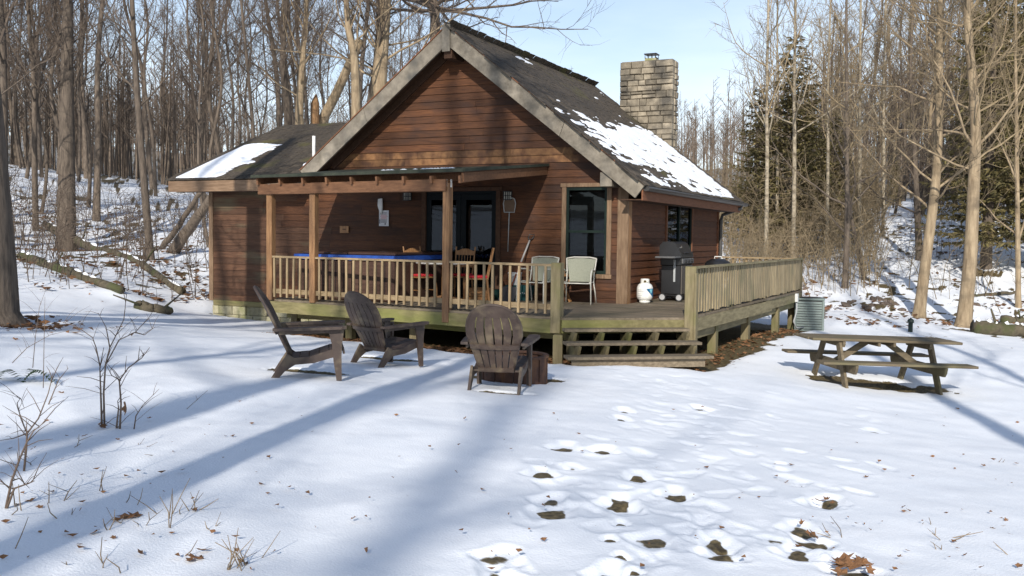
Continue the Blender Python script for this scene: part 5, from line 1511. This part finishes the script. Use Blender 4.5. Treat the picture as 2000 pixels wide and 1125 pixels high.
px_tree('smooth pale trunk with a high fork behind the cabin valley',[(697,420),(694,240),(690,120),(676,40),(668,-160)],33,.21,11,bark='bark_tan',twigm='twig',first=.5,nb=18,blen=.34,pitch=(15,60),r1=.05)
px_tree('dark straight trunk with spreading boughs rising behind the gable peak',[(848,400),(846,80),(843,0),(846,-200)],38,.27,12,bark='bark',twigm='twig',first=.42,nb=46,blen=.85,pitch=(-18,22),r1=.06,sub=9,twig=6)
px_tree('crooked grey bare tree behind the low wing roof',[(585,400),(584,240),(590,120),(598,20),(606,-200)],36,.20,13,bark='bark_tan',twigm='twig',first=.3,nb=24,blen=.3)
px_tree('slim brown bare tree standing behind the white vent pipe',[(568,400),(562,240),(552,120),(560,0),(566,-220)],39,.20,14,bark='bark',twigm='twig',first=.3,nb=24,blen=.3)
# leaning dead trunks
def leaning(name,label,a,b,r,seed,bark='bark_tan'):
    rs=random.Random(seed);T=MB();n=12
    pts=[a.lerp(b,i/n)+Vector((rs.gauss(0,.03),rs.gauss(0,.03),rs.gauss(0,.03))) for i in range(n+1)]
    T.tube(pts,[r*(1.15-.5*i/n) for i in range(n+1)],10,cap=True)
    t=thing(name,label,'tree',a)
    T.build('trunk',MAT[bark],t,True)
    for k in range(5):
        i=rs.randrange(3,n);d=Vector((rs.gauss(0,.5),rs.gauss(0,.5),rs.uniform(.2,.8)))
        MB().tube([pts[i],pts[i]+d*.4,pts[i]+d*.9+Vector((0,0,.1))],[r*.25,r*.18,r*.06],5).build('broken_limb',MAT['bark'],t,True)
    return t
a=pixpath([(334,497)],30)[0];a.z=gz(a.x,a.y)-.05;b=pixpath([(440,352)],28.5)[0]
leaning('leaning_trunk','broken pale trunk leaning behind the left wing of the cabin',a,b,.17,60,'bark')
a=pixpath([(330,495)],30.2)[0];a.z=gz(a.x,a.y)-.05;b=pixpath([(425,378)],29)[0]+Vector((0,0,.75))
leaning('leaning_trunk','darker thin trunk leaning just above the broken pale trunk',a+Vector((-.5,.2,.1)),b,.09,61,'bark')
a=pixpath([(520,300)],40)[0];a.z=gz(a.x,a.y)-.05;b=pixpath([(703,85)],36)[0]
leaning('leaning_trunk','long fallen trunk propped in a fork above the wing roof',a,b,.24,62)
sn0=pixpath([(614,400),(614,205)],37)
T=MB();sn0[0].z=gz(sn0[0].x,sn0[0].y)-.05
T.tube([sn0[0],sn0[0].lerp(sn0[1],.5),sn0[1],sn0[1]+Vector((.06,0,.35))],[.2,.19,.17,.03],9)
t=thing('broken_snag','broken orange topped tree stump behind the wing roof','stump',sn0[0]);T.build('trunk',material('snag',(.13,.07,.032),(.27,.16,.08),(6,6,1),3,6,.9,.5),t,True)

# generic woods: a few grown meshes, shared by many individual trees
variants=[]
for i in range(9):
    rs=random.Random(200+i);H=rs.uniform(13,20);r=rs.choice((.055,.07,.085,.10,.12,.15))
    lean=Vector((rs.gauss(0,.05),rs.gauss(0,.05),1))
    path=[Vector((0,0,-.2))]+[lean*(H*k/5)+Vector((rs.gauss(0,.18),rs.gauss(0,.18),0)) for k in range(1,6)]
    T,C=grow(rs,path,r,first=rs.uniform(.22,.42),nb=19,blen=rs.uniform(.2,.3),pitch=(25,62),sub=7,twig=6,sides=7,tw=.012)
    meT=T.build('trunk',MAT['bark'],None,True,fix=False);meC=C.build('crown',MAT['twig'],None,False,fix=False)
    variants.append((meT.data,meC.data));bpy.data.objects.remove(meT);bpy.data.objects.remove(meC)
tanv=[]
for a_,b_ in variants[:5]:
    a2=a_.copy();b2=b_.copy();a2.materials[0]=MAT['bark_tan'];b2.materials[0]=MAT['twig_tan'];tanv.append((a2,b2))
def stand(v,loc,rz,sc,label,group,name='bare_tree'):
    t=bpy.data.objects.new(name,None);COL.objects.link(t);t.location=loc;t.rotation_euler=(0,0,rz);t.scale=(sc,)*3
    tag(t,label,'tree',group)
    for nm,me in zip(('trunk','crown'),v):
        o=bpy.data.objects.new(nm,me);COL.objects.link(o);o.parent=t
rs=random.Random(77);taken=[P(a,d) for a,d in ((128,32),(735,35),(694,33),(848,38),(585,36),(1885,25.5),(1797,27))]
def free(p,md): return all(math.hypot(p[0]-q[0],p[1]-q[1])>md for q in taken)
def scatter(n,pxr,dr,md,vs,label,group,avoid=lambda px,d:False):
    c=0;tries=0
    while c<n and tries<4000:
        tries+=1
        d=dr[0]+(dr[1]-dr[0])*rs.random()**.8;px=rs.uniform(*pxr)
        if avoid(px,d): continue
        p=P(px,d)
        if -12.5<p[0]<4.5 and -6<p[1]<10.5: continue
        if not free(p,md): continue
        taken.append(p);c+=1
        stand(rs.choice(vs),(p[0],p[1],gz(*p)-.25),rs.uniform(0,6.28),rs.uniform(.75,1.2),label,group)
scatter(92,(-330,620),(27,66),1.1,variants,'slim grey bare tree in the dense woods left of the cabin','bare trees in the woods left of the cabin',lambda px,d:d<31 and 60<px<200)
scatter(16,(560,900),(44,80),1.6,variants,'grey bare tree far behind the cabin roof','bare trees far behind the cabin roof')
scatter(46,(1590,2180),(45,80),1.2,tanv+variants[5:],'slim bare tree in the woods on the right bank','bare trees in the woods on the right bank',lambda px,d:px<1700 and d<52)
# trees on the near side of the yard, behind the photographer: their long shadows cross the snow
LH=Vector((-SUN_AZ.x,-SUN_AZ.y,0)).normalized()
def shadow_tree(hit,k,r,H,seed,label,straight=True):
    b=Vector(hit)-LH*k;b.z=gz(b.x,b.y)-.2
    rs_=random.Random(seed)
    path=[b]+[b+Vector((rs_.gauss(0,.10)*j,rs_.gauss(0,.10)*j,H*j/5)) for j in range(1,6)]
    T,C=grow(rs_,path,r,first=.42,nb=20,blen=.25,pitch=(20,60),r1=.05,sub=5,twig=4)
    emit_tree(T,C,'bare_tree',label,'tree',b,MAT['bark'],MAT['twig'],'bare trees opposite the cabin')
LBL='bare tree across the yard, facing the cabin front'
for i,(px,py,k,r,H) in enumerate(((250,989,9.5,.21,20),(250,866,13,.15,18),(860,1040,44,.36,30),(1850,812,17,.20,20),(1930,714,20,.17,19),(300,700,17,.14,17),(150,640,24,.16,18))):
    shadow_tree(on_ground(px,py),k,r,H,300+i,LBL)
for i,(wx,wz,k,r,H) in enumerate(((-9.65,1.0,29,.20,24),(-3.9,3.2,37,.34,27),(-8.2,1.2,40,.22,27),(-1.9,2.6,44,.25,27))):
    shadow_tree((wx,0,0),k,r,H,320+i,LBL)

# evergreens
def conifer(rs,H,R,dens=1.0):
    T=MB();C=MB();T.tube([(0,0,-.3),(0,0,H*.5),(0,0,H)],[.02*H*.9,.012*H,.015],8,cap=False)
    z=H*.10
    while z<H*.985:
        t=z/H;k=int((7 if t<.8 else 5)*dens)
        for b in range(k):
            az=rs.uniform(0,6.28);L=R*(1-t)**.72*rs.uniform(.6,1.12)+.12
            d=Vector((math.cos(az),math.sin(az),rs.uniform(-.05,.28)-.25*(1-t)))
            p=Vector((0,0,z+rs.uniform(-.15,.15)));n=5;pts=[p]
            for i in range(n):
                d=(d+Vector((rs.gauss(0,.08),rs.gauss(0,.08),.05))).normalized();pts.append(pts[-1]+d*L/n)
            T.tube(pts,[.012+.006*L,.01,.008,.006,.005,.003],3,cap=False)
            m=max(3,int(L/.13))
            for s in range(m):
                u=.12+.88*(s+rs.random())/m;f=u*n;i=min(int(f),n-1);q=pts[i].lerp(pts[i+1],f-i);bd=(pts[i+1]-pts[i]).normalized()
                side=bd.cross(Vector((0,0,1))).normalized()*rs.choice((-1,1))
                for w in range(2):
                    td=(bd*rs.uniform(.3,.9)+side*rs.uniform(.4,1.0)+Vector((0,0,rs.gauss(-.12,.25)))).normalized()
                    l_=rs.uniform(.22,.46)*(1-.35*u)*(H/9)**.25
                    nn_=td.cross(Vector((rs.gauss(0,.4),rs.gauss(0,.4),1))).normalized()*l_*.17
                    e=q+td*l_;mid=q.lerp(e,.45)+Vector((0,0,.02))
                    C.add([q,mid+nn_,e-Vector((0,0,.05)),mid-nn_],[(0,1,2,3)])
        z+=.30*(H/10)
    return T,C
cvar=[]
for i,(H,R) in enumerate(((10,2.9),(10,2.1),(15,3.4))):
    T,C=conifer(random.Random(400+i),H,R,1.6 if i<2 else 1.5)
    a=T.build('trunk',MAT['bark'],None,True,fix=False);b=C.build('crown',MAT['needle'],None,False,fix=False)
    cvar.append((a.data,b.data,H));bpy.data.objects.remove(a);bpy.data.objects.remove(b)
def fir(px,d,top,v,label,group=None,rz=0.0):
    x,y=P(px,d);g=gz(x,y);h=pz(px,top,d)-g
    stand(cvar[v][:2],(x,y,g-.1),rz,h/cvar[v][2],label,group,'evergreen_tree')
fir(1541,40,70,0,'tall pointed evergreen right of the chimney, behind the birches')
fir(1474,43,170,0,'lower evergreen beside the tall pointed one, nearest the chimney',None,1.2)
fir(1622,42,215,0,'small evergreen on the far side of the tall pointed one',None,2.2)
fir(1575,50,170,0,'evergreen tucked behind the tall pointed one',None,3.2)
GE='dark evergreens over the right bank'
for i,(px,d,top,v) in enumerate(((1925,34,-120,2),(2030,33,-220,2),(1900,42,20,2),(2110,38,-60,2),(1985,44,-160,2))):
    fir(px,d,top,v,'big dark evergreen over the right bank','%s'%GE,i*1.3)
GF='low evergreens behind the right bank'
for i,(px,d,top) in enumerate(((1740,56,300),(1700,58,330),(1800,58,330),(1660,60,330),(1840,60,290))):
    fir(px,d,top,1,'low evergreen in the gap behind the right bank',GF,i*2.1)

# the far woods: one mass of thin stems on the hills
MAT['far_twig']=material('far_twigs',(.13,.10,.077),(.20,.155,.118),(1,1,1),.4,3,.95,0)
def far_woods():
    rs=random.Random(9);temps=[]
    for k in range(14):
        m=MB();H=rs.uniform(10,15)
        t=Vector((rs.gauss(0,.6),rs.gauss(0,.6),H));b=Vector((0,0,-.4))
        m.tube([b,b.lerp(t,.5)+Vector((rs.gauss(0,.2),rs.gauss(0,.2),0)),t],[.13,.08,.02],3,cap=False)
        for q in range(16):
            u=rs.uniform(.25,.97);p=b.lerp(t,u);az=rs.uniform(0,6.28);L=H*(.3*(1-u)+.07)*rs.uniform(.6,1.2)
            e=p+Vector((math.cos(az)*L*.7,math.sin(az)*L*.7,L*.75));m.tube([p,e],[.035,.012],3,cap=False)
            for w in range(4):
                q2=p.lerp(e,rs.uniform(.2,.9));f=q2+Vector((rs.gauss(0,.5),rs.gauss(0,.5),rs.uniform(.2,.9)))*L*.42;m.tube([q2,f],[.02,.006],3,cap=False)
        temps.append((np.array(m.v),np.array(m.f)))
    VV=[];FF=[];o=0
    for n in range(1950):
        if n<640: d=rs.uniform(62,115);px=rs.uniform(-450,420) if rs.random()<.62 else rs.uniform(1480,2350)
        else: d=rs.uniform(95,230);px=rs.uniform(-500,2500)
        if d<100 and 720<px<1420: continue
        x,y=P(px,d);g=gz(x,y);v,f=rs.choice(temps);a=rs.uniform(0,6.28);c,s_=math.cos(a),math.sin(a);sc=rs.uniform(.6,.95) if px<700 else rs.uniform(.7,1.1)
        R=np.array([[c,-s_,0],[s_,c,0],[0,0,1]])*sc
        VV.append(v@R.T+np.array([x,y,g]));FF.append(f+o);o+=len(v)
    VV=np.concatenate(VV);FF=np.concatenate(FF).astype(np.int32)
    me=bpy.data.meshes.new('far_woods');me.vertices.add(len(VV));me.vertices.foreach_set('co',VV.ravel())
    me.loops.add(FF.size);me.loops.foreach_set('vertex_index',FF.ravel());me.polygons.add(len(FF));me.polygons.foreach_set('loop_start',np.arange(len(FF),dtype=np.int32)*4)
    me.update(calc_edges=True);me.materials.append(MAT['far_twig'])
    ob=bpy.data.objects.new('far_woods',me);COL.objects.link(ob)
    tag(ob,'brown mass of bare trees on the distant hills','woods',None,'stuff')
far_woods()
# undergrowth: thin stems on both banks
def undergrowth(name,label,n,pxr,dr,hmax,mat_,seed,leanx=0):
    rs=random.Random(seed);m=MB();c=0
    while c<n:
        d=rs.uniform(*dr);px=rs.uniform(*pxr);x,y=P(px,d)
        if -11.2<x<3.2 and -4.5<y<8.5: continue
        c+=1;h=hmax*rs.uniform(.25,1)**1.3;g=gz(x,y)
        b=Vector((x,y,g-.05));dd=Vector((rs.gauss(leanx,.22),rs.gauss(0,.22),1)).normalized()
        p=[b,b+dd*h*.5,b+dd*h+Vector((rs.gauss(0,.15)*h,rs.gauss(0,.15)*h,0))]
        r=.004+.005*h;m.tube(p,[r,r*.7,r*.3],3,cap=False)
        for k in range(int(2+h*4)):
            u=rs.uniform(.25,.95);q=p[0].lerp(p[1],u*2) if u<.5 else p[1].lerp(p[2],u*2-1)
            e=q+Vector((rs.gauss(0,.35),rs.gauss(0,.35),rs.uniform(.1,.5)))*h*.45
            md=q.lerp(e,.5)+Vector((rs.gauss(0,.05),rs.gauss(0,.05),rs.gauss(0,.05)))*h
            m.tube([q,md,e],[r*.5,r*.35,.0015],3,cap=False)
    o=m.build(name,mat_,None,False,fix=False);tag(o,label,'undergrowth',None,'stuff')
undergrowth('undergrowth','thin bare saplings and brush on the left bank among the logs',520,(-150,430),(18,42),2.4,MAT['twig'],21)
undergrowth('undergrowth','tan tangle of bare brush on the right bank behind the deck',620,(1430,1720),(30,46),2.6,MAT['twig_tan'],22)
undergrowth('undergrowth','thicket of twiggy tan brush between the chimney and the evergreens',620,(1335,1720),(37,56),4.2,MAT['twig_tan'],23)
undergrowth('undergrowth','dark twiggy brush beneath the big evergreens',300,(1780,2100),(44,54),4.5,MAT['twig'],24)
undergrowth('undergrowth','sparse bare stems standing on the open snowy slope at right',110,(1720,2080),(28,44),2.2,MAT['twig_tan'],25)

# fallen logs
def log(label,ends,d,r,seed,mat_='log',snow=True):
    rs=random.Random(seed);(pa,da),(pb,db)=[(e,dd) for e,dd in zip(ends,d)]
    a=G(pa,da,r*.55);b=G(pb,db,r*.55);n=14
    t=thing('fallen_log',label,'log',a);pts=[]
    for i in range(n+1):
        p=a.lerp(b,i/n);p.z=max(p.z,gz(p.x,p.y)+r*.35)+rs.gauss(0,.012);pts.append(p+Vector((rs.gauss(0,.02),rs.gauss(0,.02),0)))
    rad=[r*(1.08-.4*i/n)*rs.uniform(.92,1.08) for i in range(n+1)]
    MB().tube(pts,rad,10).build('trunk',MAT[mat_],t,True)
    for k in range(3):
        st_=MB();i=rs.randrange(2,n-1);dd=Vector((rs.gauss(0,.6),rs.gauss(0,.6),rs.uniform(.4,1))).normalized();st_.tube([pts[i],pts[i]+dd*rs.uniform(.25,.7)],[r*.25,r*.12],5);st_.build('limb_stub',MAT[mat_],t,True)
    if snow:
        for i in range(n):
            s=MB()
            if rs.random()<.62:
                x=[pts[i]+Vector((0,0,rad[i]*.80)),pts[i].lerp(pts[i+1],.5)+Vector((0,0,rad[i]*.86)),pts[i+1]+Vector((0,0,rad[i+1]*.80))]
                s.tube(x,[rad[i]*.15,rad[i]*.45,rad[i]*.15],8)
            if s.v: s.build('snow_cap',MAT['snow'],t,True)
log('mossy log end-on to the yard on the left bank, lower of the two',(38,236),(23.5,20.3),.13,71)
log('long mossy log running down the left bank toward the cabin',(90,352),(36,23.5),.15,72)
log('short dark log lying flat at the foot of the left bank',(268,332),(19.3,19.4),.11,73,snow=False)
log('thick brown rotting log at the foot of the right bank',(1908,2060),(24.3,24.0),.19,74)
log('smaller brown log lying behind the thick rotting log',(1960,2090),(26.5,26.0),.13,75)
log('fallen pole on the bank above the stone heap',(1880,1990),(30,31),.07,76)

# heap of stones with snow, each stone a thing
rs=random.Random(81)
def rock_mesh(rs):
    m=MB();n=8;k=5;prof=[]
    for j in range(k+1):
        th=math.pi*j/k
        for i in range(n):
            a=2*math.pi*i/n;r=(.75+.5*rs.random());m.v.append((math.sin(th)*math.cos(a)*r,math.sin(th)*math.sin(a)*r*.8,math.cos(th)*.62*r if 0<j<k else math.cos(th)*.6))
    for j in range(k):
        for i in range(n): m.f.append((j*n+i,j*n+(i+1)%n,(j+1)*n+(i+1)%n,(j+1)*n+i))
    me=bpy.data.meshes.new('rock');me.from_pydata(m.v,[],m.f);me.materials.append(MAT['rock']);return me
rocks=[rock_mesh(rs) for _ in range(5)]
for i in range(20):
    px=rs.gauss(1725,22) if i<14 else rs.uniform(1620,1700);py=rs.gauss(596,7) if i<14 else rs.uniform(585,606)
    if i>=18: px,py=((1905,598),(1612,606))[i-18]
    p=on_ground(px,py);s=rs.uniform(.10,.22)
    o=bpy.data.objects.new('rock',rs.choice(rocks));COL.objects.link(o);o.location=p+Vector((0,0,s*.2));o.scale=(s,s*rs.uniform(.8,1.2),s*.8);o.rotation_euler=(rs.uniform(-.4,.4),rs.uniform(-.4,.4),rs.uniform(0,6))
    lab='dark stone in the snowy heap behind the air conditioner' if i<18 else ('lone dark stone beside the tan barked tree' if i==18 else 'lone reddish stone beside the air conditioner')
    tag(o,lab,'stone','stones of the heap' if i<18 else None)

# ------------------------------------------------------------------ foreground shrubs, weeds, leaves
def px_shrub(label,base,stems,seed,r=.007,name='bare_shrub'):
    b=on_ground(*base);d=(b-CAM).dot(FWD);rs=random.Random(seed)
    t=thing(name,label,'shrub',b);T=MB();Tw=MB()
    for st_ in stems:
        pts=[]
        off=0
        for k,(px,py) in enumerate(st_):
            x,y=P(px,d+off);pts.append(Vector((x,y,pz(px,py,d+off))));off+=rs.uniform(-.06,.06)
        if abs(st_[0][1]-base[1])<14: pts[0].z-=.06
        n=len(pts);rr_=r*(1.0 if abs(st_[0][1]-base[1])<14 else .6)
        (T if abs(st_[0][1]-base[1])<14 else Tw).tube(pts,[rr_*(1-.75*i/(n-1)) for i in range(n)],5)
        for k in range(1,n):
            for w in range(2):
                q=pts[k-1].lerp(pts[k],rs.random());e=q+Vector((rs.gauss(0,.10),rs.gauss(0,.10),rs.uniform(.02,.16)))
                Tw.tube([q,q.lerp(e,.5)+Vector((0,0,.012)),e],[rr_*.35,rr_*.28,rr_*.12],4)
    T.build('stem',MAT['shrub'],t,True);Tw.build('twigs',MAT['shrub'],t,True)
    return t
px_shrub('branching bare shrub with several stems rising from brown leaves at left',(195,832),[[(195,832),(193,760),(192,720),(200,680)],[(200,832),(199,770),(203,715),(212,680),(240,625),(246,575)],[(193,720),(185,680),(178,660),(150,640),(120,630)],[(203,715),(230,665),(262,650),(290,620),(308,590)],[(212,680),(205,640),(190,612)],[(230,830),(233,790),(230,745),(248,720),(275,700),(290,680)],[(233,745),(215,735),(200,705)],[(262,650),(280,655),(300,640)],[(222,838),(228,800),(226,785)]],501,.009)
px_shrub('thin curved stem leaning beside the big brown leaf',(258,835),[[(256,840),(262,815),(275,795),(308,762)]],502,.006,'bare_sapling')
px_shrub('tall forked bare sapling at the left edge of the snow',(38,920),[[(38,922),(45,880),(47,850),(70,820),(90,770),(100,730)],[(47,850),(35,820),(28,790),(35,780),(42,800)],[(47,850),(20,860),(-10,865)]],503,.008,'bare_sapling')
px_shrub('arching leggy sapling in the lower left corner',(2,995),[[(0,990),(15,945),(32,900),(45,870),(60,845),(85,825)],[(15,945),(30,940),(50,960)],[(0,990),(20,960),(48,950),(60,945)]],504,.008,'bare_sapling')
px_shrub('upright thin stems beside the flared tree roots',(85,790),[[(60,720),(66,660),(75,600),(90,560)],[(85,790),(110,745),(130,720)],[(20,710),(50,680),(95,655),(160,640)],[(80,760),(84,640),(86,580)]],505,.006,'bare_sapling')
rs=random.Random(91)
def weed(px,py,n,h,spread=.08,label=None,group='dry weed stalks in the snow'):
    b=on_ground(px,py);t=thing('dry_weed',label or 'dry weed stalks poking through the snow','weed',b,0,group)
    for k in range(n):
        a=b+Vector((rs.gauss(0,spread*.4),rs.gauss(0,spread*.4),-.03));L=h*rs.uniform(.5,1.1)
        e=a+Vector((rs.gauss(0,spread),rs.gauss(0,spread),L));md=a.lerp(e,.55)+Vector((rs.gauss(0,.012),rs.gauss(0,.012),0))
        m=MB();m.tube([a,md,e],[.0035,.0028,.0015],4)
        if rs.random()<.5:
            s=md+Vector((rs.gauss(0,.06),rs.gauss(0,.06),rs.uniform(.01,.07)));m.tube([md,s],[.002,.001],4)
        m.build('stalk',MAT['weed'],t,True,fix=False)
for px,py,n,h in ((357,795,1,.18),(330,1010,3,.20),(130,1010,2,.15),(185,965,2,.2),(95,985,3,.16),(250,985,2,.12),(210,1035,2,.12),(345,1030,2,.22),(370,1000,5,.14),(440,1118,4,.20),(475,1112,5,.16),(505,1100,2,.18),(350,1090,1,.13),(90,1105,2,.10),(205,1115,3,.12),(310,885,1,.07),(270,870,2,.08),(145,870,2,.10),(1636,1045,3,.09),(1814,1030,2,.08),(1833,1050,4,.09),(1958,1060,1,.08),(1990,1090,1,.12),(170,860,1,.06),(270,1020,3,.12),(60,905,2,.14),(20,1000,3,.2),(420,1035,2,.1),(390,885,1,.05),(1945,900,2,.05),(1937,975,1,.06),(1815,1070,2,.10),(10,1085,2,.2)):
    weed(px,py,n,h)
# leaves
def leaf_mesh(rs):
    n=10;m=MB();c=[(0,0,0)];ring=[]
    for i in range(n):
        a=2*math.pi*i/n;r=(.55 if i%2 else 1.0)*rs.uniform(.7,1.15);x=math.cos(a)*r;y=math.sin(a)*r*.65
        ring.append((x,y,.35*(x*x)*rs.uniform(.2,1)+.45*y*y*rs.uniform(.3,1.2)+rs.uniform(-.06,.08)))
    vs=c+ring+[(x,y,z-.03) for x,y,z in c+ring]
    fs=[(0,1+i,1+(i+1)%n) for i in range(n)]+[(n+1,n+2+(i+1)%n,n+2+i) for i in range(n)]+[(1+i,n+2+i,n+2+(i+1)%n,1+(i+1)%n) for i in range(n)]
    me=bpy.data.meshes.new('leaf');me.from_pydata(vs,[],fs);me.materials.append(MAT['leaf']);return me
leaves=[leaf_mesh(rs) for _ in range(7)]
def leaf(px,py,s,label='curled dead brown leaf lying on the snow',group='dead leaves on the snow',up=0.0):
    p=on_ground(px,py);o=bpy.data.objects.new('dead_leaf',rs.choice(leaves));COL.objects.link(o)
    o.location=p+Vector((0,0,.015+up*s));o.scale=(s,s,s);o.rotation_euler=(rs.gauss(0,.35)+up,rs.gauss(0,.35),rs.uniform(0,6.28));tag(o,label,'leaf',group)
leaf(247,828,.11,'largest upright brown leaf at the foot of the branching shrub',None,1.0)
for px,py,s in ((200,836,.08),(195,832,.06),(292,820,.06),(120,770,.07),(92,825,.05),(440,855,.03),(455,855,.04),(248,1015,.09),(262,1012,.10),(232,1020,.07),(382,1095,.09),(398,1080,.08),(372,1100,.07),(275,1086,.06),(222,1055,.05),(185,1045,.07),(60,982,.06),(35,990,.05),(100,965,.05),(78,995,.05),(380,1000,.05),(690,1017,.05),(908,820,.05),(1537,945,.05),(1692,935,.05),(1870,800,.06),(1846,817,.03),(1985,908,.05),(1920,912,.05),(1965,1022,.06),(1938,1036,.05),(1757,1092,.05),(1772,1080,.03),(1885,1088,.03),(1870,1075,.03),(1960,1017,.05),(1990,1110,.05),(1627,1076,.03),(1600,982,.07),(1615,978,.06),(1625,986,.05),(1566,1025,.06),(1578,1047,.08),(1590,1050,.07),(1560,1072,.07),(1372,797,.05),(130,630,.08),(100,652,.07),(85,645,.08),(60,640,.09),(115,640,.07),(30,665,.09),(200,590,.07),(175,575,.06),(610,846,.03),(780,895,.02),(230,862,.04),(165,855,.05),(130,855,.04),(20,880,.05)):
    leaf(px,py,s*.62)
for k in range(14):
    leaf(1663+rs.gauss(0,15),1110+rs.gauss(0,8),rs.uniform(.045,.07),'dead brown leaf in the melted hollow near the yard edge','leaves in the melted hollow',.1)
# leaf litter along the deck foot: uncountable
def litter(name,label,n,place,seed,smax=.07):
    r=random.Random(seed);m=MB()
    for k in range(n):
        p=place(r)
        if p is None: continue
        s=r.uniform(smax*.3,smax);R=Matrix.Translation(p+Vector((0,0,.008+r.random()*.03)))@Matrix.Rotation(r.uniform(0,6.28),4,'Z')@Matrix.Rotation(r.gauss(0,.5),4,'X')
        m.add([R@Vector(q) for q in ((-s,0,.2*s),(0,-s*.55,0),(s,0,.25*s),(0,s*.55,0))],[(0,1,3),(1,2,3)])
    o=m.build(name,MAT['leaf'],None,False,fix=False);tag(o,label,'leaf litter',None,'stuff')
def pl_deck(r):
    t=r.random()
    if t<.62:
        x=r.uniform(-6.1,.1);y=front_y(x)+r.gauss(.05,.24)
    elif t<.82:
        c=SA.lerp(SB,r.random())+nv_*r.uniform(-.3,.85);x,y=c.x,c.y
    else:
        y=r.uniform(-2.4,6.5);x=2.0+r.gauss(0,.25)
    return Vector((x,y,gz(x,y)-.05))
litter('leaf_litter','drift of brown dead leaves under the edge of the deck and steps',2600,pl_deck,31)
def pl_bank(r):
    if r.random()<.65: d=r.uniform(18,42);px=r.uniform(-100,420)
    else: d=r.uniform(24,44);px=r.uniform(1560,2060)
    x,y=P(px,d)
    if -11<x<3 and -4.5<y<8: return None
    if vnoise(np.array([x*.9]),np.array([y*.9]))[0]<.5: return None
    return Vector((x,y,gz(x,y)+.03))
litter('leaf_litter','scattered brown leaves showing through the snow on the wooded banks',5200,pl_bank,32,.13)
def pl_tree(r):
    a=r.uniform(0,6.28);q=abs(r.gauss(0,.55))+.35;x,y=P(-20,12.9);x+=math.cos(a)*q;y+=math.sin(a)*q;return Vector((x,y,gz(x,y)))
litter('leaf_litter','brown leaves gathered round the flaring tree roots at left',350,pl_tree,33,.09)
def pl_yard(r):
    px=r.uniform(-60,2060);py=760+365*r.random()**.8
    if 600<px<950 and r.random()<.6: return None
    if px>520 and r.random()<.35: return None
    return on_ground(px,py)+Vector((0,0,.0))
litter('leaf_crumbs','tiny bits of leaf and bark sprinkled over the yard snow',250,pl_yard,34,.03)
# fern
fb=on_ground(45,748)
fn=thing('fern','dark green fern fronds lying on the snow at left','fern',fb)
for k in range(7):
    a=rs.uniform(-.6,3.6);m=MB();L=rs.uniform(.28,.42);prev=fb+Vector((0,0,.01))
    dirv=RGT*math.cos(a)*.9+FWD*math.sin(a)*.5
    for j in range(14):
        u=j/14;p=fb+dirv*(L*u)+Vector((0,0,.10*math.sin(math.pi*min(u*1.1,1))+.02));w=.075*math.sin(math.pi*(.12+.86*u))
        s=dirv.cross(Vector((0,0,1))).normalized()
        for sg_ in (-1,1):
            e=p+s*w*sg_+dirv*.012-Vector((0,0,.012));m.add([p-dirv*.009,p+dirv*.009,e+dirv*.004,e-dirv*.004],[(0,1,2,3)])
        prev=p
    m.build('frond',MAT['fern'],fn)
